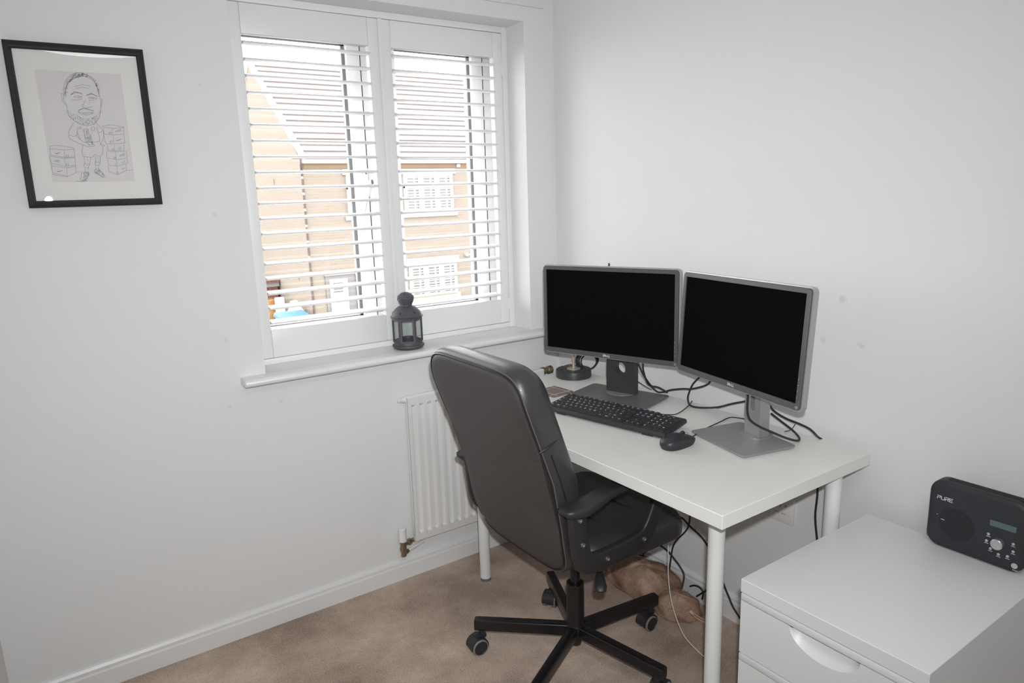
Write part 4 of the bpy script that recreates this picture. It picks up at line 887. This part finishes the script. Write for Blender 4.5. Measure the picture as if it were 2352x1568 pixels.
# ---- keyboard
KYAW = math.atan2(-.423, .088); KL, KD = .442, .127
kb = thing('keyboard', 'black full size keyboard with white legends on the white desk', 'keyboard', (1.3330, 1.7555, TZ), KYAW)
slope = math.radians(6.0)
KM = Matrix.Translation((0, 0, .0045)) @ Matrix.Rotation(slope, 4, 'X')
kbd = B(); kbd.prism([(0, .001), (KD, .001), (KD + .001, .008), (KD - .004, .0155), (.004, .0155), (-.001, .008)], 0, KL, 'x', bev=.0015, mtx=KM)
kbd.build('shell', M['kb_body'], kb)
for x in (.06, KL - .06):
    B().box(x - .018, x + .018, KD - .012, KD - .006, 0, .020, .001).build('tilt_foot', M['kb_body'], kb)
    B().box(x - .018, x + .018, .004, .012, 0, .0065, .001).build('front_foot', M['kb_body'], kb)
U = .01895; KX, KY = .0085, .0085
rowsY = [KY + r * U for r in range(5)] + [KY + 5 * U + .0045]
keys = []                                                # (row from the user, x in units, width, height in rows, legend, colour)
def run(row, x, items):
    for it in items:
        t_, w_ = (it if isinstance(it, tuple) else (it, 1.0))
        if t_ is not None: keys.append((row, x, w_, 1, t_, 0))
        x += w_
run(5, 0, ['Esc', (None, 1)] + ['F1', 'F2', 'F3', 'F4', (None, .5)] + ['F5', 'F6', 'F7', 'F8', (None, .5)] + ['F9', 'F10', 'F11', 'F12'])
run(5, 15.25, ['Prt', 'Scr', 'Pau'])
run(4, 0, list('`1234567890-=') + [('<-', 2)]); run(4, 15.25, ['Ins', 'Hm', 'PgU']); run(4, 18.5, ['Num', '/', '*', '-'])
run(3, 0, [('Tab', 1.5)] + list('QWERTYUIOP[]')); run(3, 15.25, ['Del', 'End', 'PgD']); run(3, 18.5, list('789'))
run(2, 0, [('Caps', 1.75)] + list("ASDFGHJKL;'#")); run(2, 18.5, list('456'))
run(1, 0, [('Sh', 1.25)] + list('\\ZXCVBNM,./') + [('Shift', 2.75)]); run(1, 16.25, ['^']); run(1, 18.5, list('123'))
run(0, 0, [('Ctrl', 1.25), ('W', 1.25), ('Alt', 1.25), ('', 6.25), ('Alt', 1.25), ('W', 1.25), ('=', 1.25), ('Ctrl', 1.25)]); run(0, 15.25, ['<', 'v', '>']); run(0, 18.5, [('0', 2), '.'])
keys += [(2, 13.75, 1.25, 2, '<-', 0), (2, 21.5, 1, 2, '+', 0), (0, 21.5, 1, 2, 'Ent', 0)]
def key_into(b, row, x, w_, hr, leg, col):
    kx = KX + x * U + (0.0005 if x > 15 else 0); y0 = rowsY[row]; hgt = .0155 if row == 5 else .0182 + (hr - 1) * U
    x0, x1 = kx + .0004, kx + w_ * U - .0004; y1 = y0 + hgt - .0004; z0, z1 = .0145, .0188
    sl = .0014
    b.layers([[(a, c7, z) for a, c7 in L_] for L_, z in (([(x0, y0), (x1, y0), (x1, y1), (x0, y1)], z0), ([(x0 + .0003, y0 + .0003), (x1 - .0003, y0 + .0003), (x1 - .0003, y1 - .0003), (x0 + .0003, y1 - .0003)], z1 - .0012), ([(x0 + sl, y0 + sl), (x1 - sl, y0 + sl), (x1 - sl, y1 - sl), (x0 + sl, y1 - sl)], z1))], smooth=False)
    if leg:
        sz = .0090 if len(leg) == 1 else .0050
        b.text(leg, sz, Matrix.Translation((x0 + .0052, y0 + hgt * .62, z1 + .0001)), mi=1, bold=.00022)
    if (row == 5 and 10.5 <= x <= 14.5) or (row == 4 and 15 < x < 18.4):
        b.box(x0 + .004, x0 + .0095, y0 + .003, y0 + .006, z1, z1 + .0001, mi=2)
keys.sort(key=lambda k: (k[0] == 5 and k[1] < 6))
for i, k in enumerate(keys[:100]):
    b = B(); key_into(b, *k); bmesh.ops.transform(b.bm, matrix=KM, verts=b.bm.verts)
    b.build('key', [M['key'], M['white_print'], M['blue_print']], kb)
b = B()
for k in keys[100:]: key_into(b, *k)
bmesh.ops.transform(b.bm, matrix=KM, verts=b.bm.verts)
b.build('key', [M['key'], M['white_print'], M['blue_print']], kb)['kind'] = 'stuff'
ld = B()
for k in range(3): ld.box(.368 + k * .018, .3705 + k * .018, .114, .1165, .0155, .0158, mtx=KM)
ld.build('indicator_mark', M['white_print'], kb)

# ---- mouse
ms = thing('mouse', 'black wired mouse on the desk in front of the right monitor', 'mouse', (1.421, 1.271, TZ), math.radians(3))
def mouse_shell(z_lo, z_hi, name, mt, parent, top):
    n, m = 40, 14; L2, W2 = .060, .0335; V = []; F = []
    for j in range(m + 1):
        u = j / m
        for k in range(n):
            a = 2 * PI * k / n; c8, s8 = math.cos(a), math.sin(a); e = .82
            xx = L2 * math.copysign(abs(c8) ** e, c8); yy = W2 * math.copysign(abs(s8) ** e, s8) * (1 - .06 * math.cos(2 * PI * xx / (2 * L2) * .5))
            if top:
                r = math.cos(u * PI / 2); zz = .016 + .0215 * math.sin(u * PI / 2) * 1.0
                ht = 1 - .34 * max(0, (xx * r + .012) / L2) ** 1.6
                V.append((xx * r - .002 * u, yy * r, .0165 + (.0215 * math.sin(u * PI / 2)) * ht - .004 * max(0, xx / L2)))
            else:
                r = .90 + .10 * math.sin(u * PI / 2); V.append((xx * r, yy * r, .0005 + (.016 - .004 * max(0, xx / L2)) * u))
    for j in range(m):
        for k in range(n): a = j * n + k; c9 = j * n + (k + 1) % n; F.append((a, c9, c9 + n, a + n))
    b = B().faces(V, F, smooth=True)
    if not top: b.faces([V[k] for k in range(n)], [tuple(range(n))])
    return b.build(name, mt, parent, sharp=50)
mouse_shell(0, 0, 'top_shell', M['mouse'], ms, True); mouse_shell(0, 0, 'side_shell', M['key'], ms, False)
B().cyl((.020, -.0035, .0300), (.020, .0035, .0300), .0085, n=24, bev=.0015).build('scroll_wheel', M['key'], ms)
B().tube([(.004, 0, .0364), (.02, 0, .0343), (.036, 0, .0300), (.048, 0, .0245)], .0005, n=5).build('button_gap', M['black'], ms)
cb_ = B().tube([(1.479, 1.274, .746), (1.495, 1.277, .744), (1.5563, 1.3039, .738), (1.6634, 1.3232, .737), (1.7225, 1.3285, .738), (1.712, 1.262, .750), (1.6968, 1.2023, .756), (1.6857, 1.1696, .756)], .0017, n=8)
co = cb_.build('mouse_cable', M['cable'], ms); co.matrix_local = (Matrix.Translation(ms.location) @ Matrix.Rotation(math.radians(3), 4, 'Z')).inverted()

# ---- coaster
cs = thing('coaster', 'square brown coaster with pale stripes on the desk by the keyboard', 'coaster', (1.4910, 1.9136, TZ), math.atan2(1.9674 - 1.9616, 1.5363 - 1.4515))
cw = .0485
B().prism(rrect(cw, cw + .003, .004, 4), 0, .005, 'z', bev=.0008).build('mat', M['coaster'], cs)
b = B().box(-.026, .026, -.030, .030, .005, .0053)
b.build('centre_square', M['coaster_mid'], cs)
b = B()
for s9 in (-1, 1):
    b.box(s9 * .031 - .0016, s9 * .031 + .0016, -cw - .001, cw + .001, .005, .0054); b.box(-cw + .001, cw - .001, s9 * .035 - .0016, s9 * .035 + .0016, .005, .00545)
b.build('stripe', M['coaster_line'], cs)

# ---- desk lamp behind the left monitor
lmp = thing('desk_lamp', 'desk lamp with black round foot and brass stem behind left monitor', 'lamp', (1.687, 2.040, TZ))
B().lathe([(0, 0), (.066, 0), (.068, .002), (.068, .026), (.0665, .029), (.064, .030), (0, .030)], n=64).build('foot', M['lamp_black'], lmp)
st_ = B().lathe([(0, .030), (.026, .030), (.026, .0325), (.024, .0335), (0, .0335)], n=40).cyl((0, 0, .033), (0, 0, .37), .0055, n=20)
st_.build('stem', M['lamp_brass'], lmp)
B().tube([(0, 0, .35), (.004, -.05, .385), (.012, -.14, .408), (.013, -.185, .412)], .0045, n=12).build('arm', M['lamp_brass'], lmp)
hd = B().lathe([(0, .012), (.010, .010), (.034, -.012), (.052, -.060), (.050, -.060), (.033, -.014), (0, .0)], .013, -.187, n=40, cz=.405).cyl((.013, -.187, .412), (.013, -.187, .4475), .0034, n=16, bev=.002)
hd.build('lamp_shade', M['lamp_black'], lmp)
B().tube([(1.640, 2.098, .742), (1.668, 2.1085, .752), (1.700, 2.108, .766), (1.728, 2.098, .768), (1.748, 2.07, .752), (1.752, 2.04, .740)], .0028, n=8).build('power_cord', M['cable_white'], lmp, 'white cord', world=True)
# coil of cable hanging behind the lamp
cl_ = B()
for k in range(5):
    rr9 = .030 + .0035 * k; tl = Matrix.Translation((1.752 - .003 * k, 2.025 + .004 * math.sin(k), TZ + .050 + .002 * k)) @ Matrix.Rotation(-.75 + .06 * k, 4, 'Z') @ Matrix.Rotation(PI / 2 + .10 * k - .2, 4, 'X')
    cl_.tube([tl @ Vector((rr9 * math.cos(a), rr9 * math.sin(a) * .95, .002 * math.sin(2 * a))) for a in [2 * PI * j / 20 for j in range(20)]], .0028, n=8, closed=True, res=3)
tag(cl_.build('cable_coil', M['cable']), 'coiled black cable standing behind the lamp under left monitor', 'cable coil')

# ---- loose cables
CA1 = [(1.5423,1.5495,0.9000),(1.6467,1.6293,0.8300),(1.7075,1.6591,0.7800),(1.7261,1.6420,0.7520),(1.7550,1.6399,0.7450),(1.7550,1.6023,0.7609),(1.7550,1.5504,0.7757),(1.7550,1.5192,0.7818),(1.7550,1.4806,0.7960),(1.7550,1.4507,0.8111),(1.7550,1.4378,0.8246)]
CA2 = [(1.5545,1.5385,0.9000),(1.6499,1.6306,0.8400),(1.7122,1.6738,0.7800),(1.7294,1.6709,0.7650),(1.7522,1.6619,0.7580),(1.7519,1.6371,0.7540),(1.7439,1.6103,0.7520)]
CB = [(1.7550,1.4817,0.8300),(1.7550,1.5085,0.8011),(1.7550,1.5245,0.7679),(1.7550,1.5287,0.7440),(1.7246,1.4912,0.7380),(1.7282,1.4558,0.7380),(1.7550,1.4082,0.7451),(1.7550,1.3524,0.7697),(1.7550,1.2993,0.7906)]
CC = [(1.5583,1.1489,0.8800),(1.5760,1.1617,0.8300),(1.5915,1.1624,0.8000),(1.6122,1.1461,0.7800),(1.6355,1.1194,0.7650),(1.6563,1.0915,0.7520),(1.6770,1.0719,0.7450),(1.7077,1.0851,0.7420),(1.7483,1.1319,0.7420),(1.7550,1.1767,0.7576),(1.7550,1.2110,0.7731)]
CD = [(1.7550,1.2217,0.8015),(1.7550,1.2004,0.7824),(1.7550,1.1598,0.7698),(1.7550,1.1164,0.7646),(1.7550,1.0829,0.7575),(1.7550,1.0593,0.7423)]
CE = [(1.4827,1.2726,0.7450),(1.5563,1.3039,0.7370),(1.6634,1.3232,0.7370),(1.7325,1.3285,0.7370),(1.7012,1.2477,0.7550),(1.6968,1.2023,0.7550),(1.6857,1.1696,0.7520)]
CF = [(1.5572,1.4891,0.7450),(1.5999,1.4715,0.7370),(1.6214,1.4604,0.7370),(1.6612,1.4699,0.7370),(1.7306,1.5005,0.7370),(1.7550,1.5108,0.7425)]
CG = [(1.7550,1.7842,0.7658),(1.7550,1.7533,0.7549),(1.7339,1.6758,0.7490)]
U1 = [(1.7850,1.5344,0.3538),(1.7850,1.5341,0.3105),(1.7850,1.5399,0.2730),(1.7850,1.5550,0.2446),(1.7850,1.5912,0.1993),(1.7850,1.6082,0.1667),(1.7850,1.6157,0.1293),(1.7850,1.6229,0.0748)]
U2 = [(1.7800,1.6090,0.3113),(1.7800,1.5587,0.2943),(1.7800,1.5318,0.2802),(1.7800,1.4996,0.2684),(1.7800,1.4738,0.2574),(1.7800,1.4481,0.2359),(1.7800,1.4075,0.1835),(1.7800,1.3743,0.1215),(1.7800,1.3552,0.0909),(1.7800,1.3364,0.0628),(1.7800,1.3063,0.0357)]
U3 = [(1.7750,1.7763,0.1580),(1.7750,1.7127,0.1596),(1.7750,1.6687,0.1531),(1.7750,1.6221,0.1445),(1.7750,1.5877,0.1251),(1.7750,1.5627,0.1077),(1.7750,1.5458,0.0842)]
U4 = [(1.6200,1.4799,0.3911),(1.6200,1.4805,0.3371),(1.6150,1.4760,0.2654),(1.6100,1.4698,0.1916),(1.6000,1.4552,0.1495),(1.5900,1.4356,0.1103),(1.5800,1.4087,0.0757),(1.5700,1.3805,0.0526),(1.5600,1.3457,0.0347),(1.5550,1.2968,0.0226)]
U4e = [(1.5688,1.2787,0.0040),(1.5687,1.2397,0.0040)]
U5 = [(1.7900,1.5166,0.3264),(1.7900,1.5161,0.3103),(1.7900,1.5130,0.2738),(1.7900,1.5013,0.2510),(1.7900,1.4820,0.2471),(1.7900,1.4608,0.2514),(1.7900,1.4315,0.2631)]
U6 = [(1.7920,1.0726,0.5881),(1.7920,1.0713,0.5481),(1.7920,1.0737,0.4997),(1.7920,1.0716,0.4663),(1.7920,1.0647,0.4249),(1.7920,1.0516,0.3499)]
U7 = [(1.7800,1.5213,0.0513),(1.7800,1.5061,0.0619),(1.7800,1.4869,0.0680),(1.7800,1.4708,0.0645),(1.7800,1.4627,0.0519),(1.7800,1.4663,0.0278)]
U8 = [(1.7800,1.4909,0.0269),(1.7800,1.4858,0.0322),(1.7800,1.4488,0.0696),(1.7800,1.3993,0.1112)]
U9 = [(1.6324,1.3943,0.0750),(1.6348,1.3853,0.0700),(1.6578,1.3872,0.0450),(1.6913,1.3786,0.0200),(1.7289,1.3627,0.0080)]
U10 = [(1.6384,1.3959,0.0750),(1.6417,1.3876,0.0700),(1.6683,1.3878,0.0450),(1.7035,1.3839,0.0200),(1.7386,1.3706,0.0080)]
U11 = [(1.7800,1.7628,0.1083),(1.7800,1.7608,0.0824),(1.7800,1.7481,0.0690),(1.7800,1.7595,0.0672),(1.7800,1.7882,0.0593),(1.7800,1.8115,0.0469),(1.7800,1.8058,0.0721),(1.7800,1.7825,0.0775),(1.7800,1.7567,0.0752),(1.7800,1.7344,0.0959),(1.7800,1.7401,0.1090),(1.7800,1.7542,0.1075),(1.7800,1.7883,0.0728),(1.7800,1.8056,0.0540)]
adapter = [(1.7227,1.8654,0.0200),(1.7800,1.8775,0.0230),(1.7800,1.8115,0.0515),(1.7614,1.8457,0.0200)]
U12 = [(1.6663,1.8527,0.0200),(1.6907,1.8490,0.0200),(1.7103,1.8337,0.0200),(1.7256,1.8320,0.0200),(1.7093,1.8448,0.0200),(1.7211,1.8666,0.0200),(1.7406,1.8724,0.0200)]
def cable(name, pts, r, m, label, cat='cable', group=None):
    return tag(B().tube(pts, r, n=10).build(name, m), label, cat, group)
G1 = None
cable('monitor_cable', CA1, .0031, M['cable'], 'black cable crossing the desk from the left monitor to the right one')
cable('monitor_cable', CA2, .0031, M['cable'], 'short black cable dropping beside the charcoal stand to its foot')
cable('monitor_cable', CB, .0031, M['cable'], 'black cable making a wide loop on the desk left of silver stand')
cable('monitor_cable', CC, .0031, M['cable'], 'black cable looping in front of the silver monitor stand')
cable('monitor_cable', CD + [(1.778, 1.058, .725), (1.783, 1.066, .69), (1.786, 1.072, .60)] + U6, .0031, M['cable'], 'black cable running over the back desk edge and down beside leg')
cable('keyboard_cable', [(1.552, 1.484, .747)] + CF[1:], .0016, M['cable'], 'thin black cable from the back of the keyboard')
cable('thin_wire', CG, .0014, M['cable'], 'thin black wire on the stand foot right of charcoal neck')
cable('thin_wire', [(1.735, 1.150, .737), (1.742, 1.135, .745), (1.752, 1.128, .762)], .0012, M['cable'], 'short thin wire end sticking up behind the silver stand')
und = M['cable']
cable('hanging_cable', [(1.785, 1.534, .69)] + U1, .003, und, 'black cable hanging straight then bending left into brown fur')
cable('hanging_cable', [(1.775, 1.70, .42)] + U2, .0034, und, 'black cable slanting down behind the near desk leg')
cable('hanging_cable', [(1.775, 1.84, .19)] + U3 + [(1.755, 1.535, .055), (1.735, 1.53, .03)], .0034, und, 'black cable slanting from behind the seat down to brown fur')
cable('white_cable', [(1.62, 1.48, .696)] + U4 + U4e, .0018, M['cable_white'], 'thin white cable hanging in front of the brown fur to the carpet')
cable('white_cable', [(1.79, 1.517, .69)] + U5, .0016, M['cable_white'], 'thin white cable near the wall curving behind the desk leg')
cable('cable_loop', U7, .003, und, 'black cable loop by the wall right of the brown fur')
cable('cable_loop', U8, .003, und, 'black cable crossing the loop by the wall beside fur')
cable('cable_tangle', U11, .0024, und, 'tangled black cable by the wall left of the brown fur')
cable('cable_tangle', U12, .0024, und, 'black cable end curling on the carpet under the seat')
tag(B().tube(U9, .0026, n=8).tube(U10, .0024, n=8).build('drawstring', M['cord_peach']), 'peach drawstring trailing on the carpet from the brown fur', 'cord')
ad = thing('power_adapter', 'black power adapter on the carpet behind the seat beside fur', 'adapter', (1.762, 1.862, 0), .35)
B().box(-.028, .028, -.050, .050, 0, .030, .006).build('housing', M['kb_body'], ad)
B().cyl((0, -.05, .015), (0, -.066, .015), .006, n=12).build('strain_relief', M['cable'], ad)

# ---- brown fur cushion under the desk
def fur_blob(parts, seed):
    rnd = random.Random(seed); V = []; F = []; tips = []
    for (cx, cy, cz, rx, ry, rz_, rot) in parts:
        n, m = 56, 28; o = len(V); cr, sr_ = math.cos(rot), math.sin(rot)
        def S(a, e):
            c1, s1 = math.cos(a), math.sin(a); ce, se = math.cos(e), math.sin(e)
            wob = 1 + .05 * math.sin(3 * a + 1.3 + seed) + .035 * math.sin(7 * a + 4 * e) + .03 * math.sin(5 * e + 2 * a)
            x, y, z = rx * abs(ce) ** .8 * c1 * wob, ry * abs(ce) ** .8 * s1 * wob, rz_ * se * wob
            return Vector((cx + x * cr - y * sr_, cy + x * sr_ + y * cr, max(.002, cz + z)))
        for j in range(m + 1):
            e = -PI / 2 + PI * j / m
            for k in range(n): V.append(S(2 * PI * k / n, e))
        for j in range(m):
            for k in range(n): F.append((o + j * n + k, o + j * n + (k + 1) % n, o + (j + 1) * n + (k + 1) % n, o + (j + 1) * n + k))
        for _ in range(int(26000 * rx * ry / .015)):
            a = rnd.uniform(0, 2 * PI); e = math.asin(rnd.uniform(-.35, 1)); p = S(a, e); q = S(a + .03, e); r = S(a, e + .03)
            nn = (q - p).cross(r - p)
            if nn.length < 1e-9: continue
            nn.normalize(); tips.append((p, nn, a))
    HV = []; HF = []
    for p, nn, a in tips:
        ln = rnd.uniform(.004, .008); w_ = .0005; comb = Vector((.5 * math.sin(a * 2), -.6, -.55)) + Vector((rnd.gauss(0, .35), rnd.gauss(0, .35), rnd.gauss(0, .35)))
        d = (nn * .75 + comb * .6).normalized(); sd = d.cross(nn)
        sd = sd.normalized() if sd.length > 1e-4 else Vector((1, 0, 0))
        tip = p + d * ln; tip.z = max(.001, tip.z); tip.x = min(1.7915, tip.x); i = len(HV)
        HV += [p - sd * w_, p + sd * w_, tip]; HF.append((i, i + 1, i + 2))
    return V, F, HV, HF
fc = thing('fur_cushion', 'crumpled brown faux fur cushion lying on the carpet under the desk', 'cushion', (1.69, 1.60, 0))
for nm, prt, sd in (('body', [(1.690, 1.655, .045, .088, .155, .062, .12)], 1), ('folded_end', [(1.672, 1.482, .036, .064, .078, .046, .3)], 5)):
    V, F, HV, HF = fur_blob(prt, sd); V = [Vector((min(1.7905, v.x), v.y, v.z)) for v in V]
    me = bpy.data.meshes.new(nm); off = Vector(fc.location)
    me.from_pydata([tuple(v - off) for v in V + HV], [], F + [tuple(i + len(V) for i in f) for f in HF]); me.materials.append(M['fur'])
    for p in me.polygons: p.use_smooth = True
    o = bpy.data.objects.new(nm, me); COL.objects.link(o); o.parent = fc

# ---- lantern on the sill
ln = thing('lantern', 'charcoal metal candle lantern with star cut-outs on the window sill', 'lantern', (1.129, 2.318, WZ0))
ln.scale = (.885, .885, 1)
ROT = math.radians(33); NS = 6
def hexa(r, z, n=NS, ph=0.0): return [(r * math.cos(2 * PI * k / n + ROT + ph), r * math.sin(2 * PI * k / n + ROT + ph), z) for k in range(n)]
bs = B(); bs.lathe([(0, 0), (.052, 0), (.060, .004), (.0665, .010), (.0655, .015), (.059, .017), (.0575, .026), (0, .026)], n=48)
bs.build('base', M['lantern'], ln)
RG = .060; z0, z1 = .026, .112
for k in range(NS):
    a0 = 2 * PI * k / NS + ROT; a1 = a0 + 2 * PI / NS
    p0 = Vector((RG * math.cos(a0), RG * math.sin(a0), 0)); p1 = Vector((RG * math.cos(a1), RG * math.sin(a1), 0)); d = (p1 - p0).normalized(); nn = Vector((d.y, -d.x, 0))
    po = B(); 
    def bar(u0, u1, za, zb):
        A = p0 + (p1 - p0) * u0; C2 = p0 + (p1 - p0) * u1
        po.layers([[tuple(A + nn * t_ + Vector((0, 0, z))) for t_, z in ((-.0022, za), (.0022, za), (.0022, zb), (-.0022, zb))], [tuple(C2 + nn * t_ + Vector((0, 0, z))) for t_, z in ((-.0022, za), (.0022, za), (.0022, zb), (-.0022, zb))]], smooth=False)
    bar(0, .13, z0, z1); bar(.87, 1, z0, z1); bar(.13, .87, z0, z0 + .006); bar(.13, .87, z1 - .006, z1)
    fo = po.build('side_frame', M['lantern'], ln)
    A = p0 + (p1 - p0) * .1; C2 = p0 + (p1 - p0) * .9
    B().layers([[tuple(A + nn * t_ + Vector((0, 0, z))) for t_, z in ((-.0008, z0 + .004), (.0008, z0 + .004), (.0008, z1 - .004), (-.0008, z1 - .004))], [tuple(C2 + nn * t_ + Vector((0, 0, z))) for t_, z in ((-.0008, z0 + .004), (.0008, z0 + .004), (.0008, z1 - .004), (-.0008, z1 - .004))]], smooth=False).build('pane', M['lan_glass'], fo)
ro = B().lathe([(0, .108), (.060, .108), (.0615, .1165), (.0655, .1185), (.0665, .121), (.0625, .1245), (.057, .136), (.046, .1475), (.034, .1555), (.0245, .158), (.0240, .162)], n=56)
roo = ro.build('roof', M['lantern'], ln, sharp=50)
tp = B().lathe([(.0240, .158), (.0240, .161), (.029, .170), (.0335, .183), (.0345, .1875), (.0335, .190), (.0345, .1915), (.031, .196), (.022, .2025), (.013, .206), (.007, .2075), (0, .2078)], n=48)
tp.build('chimney_cap', M['lantern'], ln, sharp=50)
def star(b, P, nrm, r):
    nrm = Vector(nrm).normalized(); up = Vector((0, 0, 1)); sd = up.cross(nrm).normalized(); up = nrm.cross(sd)
    pts = [Vector(P) + (sd * math.sin(PI * k / 5) + up * math.cos(PI * k / 5)) * (r if k % 2 == 0 else r * .42) for k in range(10)]
    b.faces([Vector(P)] + pts, [(0, k + 1, (k + 1) % 10 + 1) for k in range(10)])
sb_ = B()
for k in range(6):
    a = math.radians(-142 + 60 * k); star(sb_, (.0578 * math.cos(a), .0578 * math.sin(a), .1362), (math.cos(a), math.sin(a), .85), .0058)
sb_.build('star_hole', M['black'], roo)
sb_ = B()
for k in range(3):
    a = math.radians(-128 + 120 * k); star(sb_, (.0225 * math.cos(a), .0225 * math.sin(a), .2033), (math.cos(a) * .55, math.sin(a) * .55, 1), .005)
sb_.build('star_hole', M['black'], roo)
B().tube([(-.033, -.006, .189), (-.040, -.008, .187), (-.044, -.012, .186)], .0013, n=6).build('hook', M['lantern'], ln)
B().lathe([(0, .026), (.026, .026), (.028, .040), (.0285, .041), (.0275, .041), (.0255, .030), (0, .030)], n=36).build('candle_cup', M['lantern'], ln)

# ---- radio on the drawer unit
ra = thing('radio', 'black table radio with silver dial standing on the white drawer unit', 'radio', (1.735, .634, CZ))
RX, RBX = 1.712, 1.760; ry0, ry1, rz0, rz1 = .530, .738, .572, .738
def rl(ins, x, r=.030): return [(x, (ry0 + ry1) / 2 + u, (rz0 + rz1) / 2 + v) for u, v in rrect((ry1 - ry0) / 2 - ins, (rz1 - rz0) / 2 - ins, max(.006, r - ins), 10)]
rb = B().layers([rl(.05, RX + .0004), rl(.012, RX), rl(.005, RX + .0012), rl(.001, RX + .005), rl(0, RX + .010), rl(0, RBX - .010), rl(.003, RBX - .003), rl(.010, RBX)])
rb.box(RX + .016, RX + .034, .542, .706, rz1 - .0008, rz1 + .0004, mi=1)                   # dark carry slot along the top
rb.build('case', [M['radio'], M['black']], ra, world=True, sharp=40)
for y in (.57, .70): B().cyl((1.735, y, CZ), (1.735, y, rz0 + .004), .009, n=14).build('foot', M['cap_grey'], ra, world=True)
g = B()
for i in range(24):
    for j in range(24):
        y = .672 + (i - 11.5) * .0032; z = .640 + (j - 11.5) * .0032
        if (y - .672) ** 2 + (z - .640) ** 2 > .039 ** 2: continue
        g.prism([(y + .00085 * math.cos(k * PI / 3), z + .00085 * math.sin(k * PI / 3)) for k in range(6)], RX - .0004, RX + .0006, 'x')
g.build('speaker_grille', M['black'], ra, world=True)
def face_m(y, z, x=RX - .0003): return Matrix.Translation((x, y, z)) @ Matrix(((0, 0, -1, 0), (-1, 0, 0, 0), (0, 1, 0, 0), (0, 0, 0, 1)))
lgo = B()                                                       # squared-off block letters
def pr_(y, z): return lambda u, v, l: (RX - .0008, y - u, z + v)
let = {'P': [[(0, .0), (0, .0048)], [(0, .008), (.0068, .008), (.0068, .0042), (.0, .0042)]], 'U': [[(0, .008), (0, 0), (.0068, 0), (.0068, .008)]],
       'R': [[(0, 0), (0, .0048)], [(0, .008), (.0068, .008), (.0068, .0042), (0, .0042)], [(.003, .0042), (.007, 0)]], 'E': [[(.0068, .008), (0, .008), (0, 0), (.0068, 0)], [(0, .004), (.006, .004)]]}
for i, c0 in enumerate('PURE'):
    for st in let[c0]: lgo.ribbon(st, .0013, pr_(.7185 - i * .0090, .692))
lgo.build('logo', M['white_print'], ra, world=True)
B().prism([(y, z) for y, z in ((.6045, .681), (.5525, .681), (.5525, .667), (.6045, .667))], RX - .0007, RX + .0005, 'x').build('display', M['lcd'], ra, world=True)
kn = B().lathe([(0, .0125), (.0112, .0125), (.0124, .0115), (.0128, .010), (.0128, 0), (0, 0)], n=48, mtx=face_m(.5836, .6305, RX))
kn.build('dial', M['alu'], ra, 'turned aluminium dial', world=True)
btn_pos = [(.6046, .6451), (.6069, .6278), (.5974, .6121), (.5807, .6050), (.5630, .6075), (.5535, .6230), (.5550, .6405)]
for y, z in btn_pos:
    bo = B().lathe([(0, .002), (.0025, .002), (.0031, .0012), (.0031, 0), (0, 0)], n=20, mtx=face_m(y, z, RX)).build('button', M['btn'], ra, world=True)
    B().prism([(y - .0042, z - .0062), (y + .0042, z - .0062), (y + .0042, z - .0054), (y - .0042, z - .0054)], RX - .0005, RX + .0004, 'x').build('button_legend', M['white_print'], bo, world=True)
bo = B().lathe([(0, .002), (.0055, .002), (.0064, .0012), (.0064, 0), (0, 0)], n=28, mtx=face_m(.5480, .5905, RX)).build('power_button', M['btn'], ra, world=True)
B().prism([(.541, .580), (.551, .580), (.551, .5809), (.541, .5809)], RX - .0005, RX + .0004, 'x').build('button_legend', M['white_print'], bo, world=True)
B().box(RX - .0005, RX + .001, .6985, .7065, .6425, .6435).box(RX - .0005, RX + .001, .7145, .7160, .6515, .6528).build('side_mark', M['white_print'], ra, world=True)
B().cyl((1.748, .533, rz1 - .006), (1.748, .531, rz1 + .050), .0028, n=12).cyl((1.748, .531, rz1 + .004), (1.748, .531, rz1 + .010), .0042, n=12).build('aerial', M['alu'], ra, world=True)
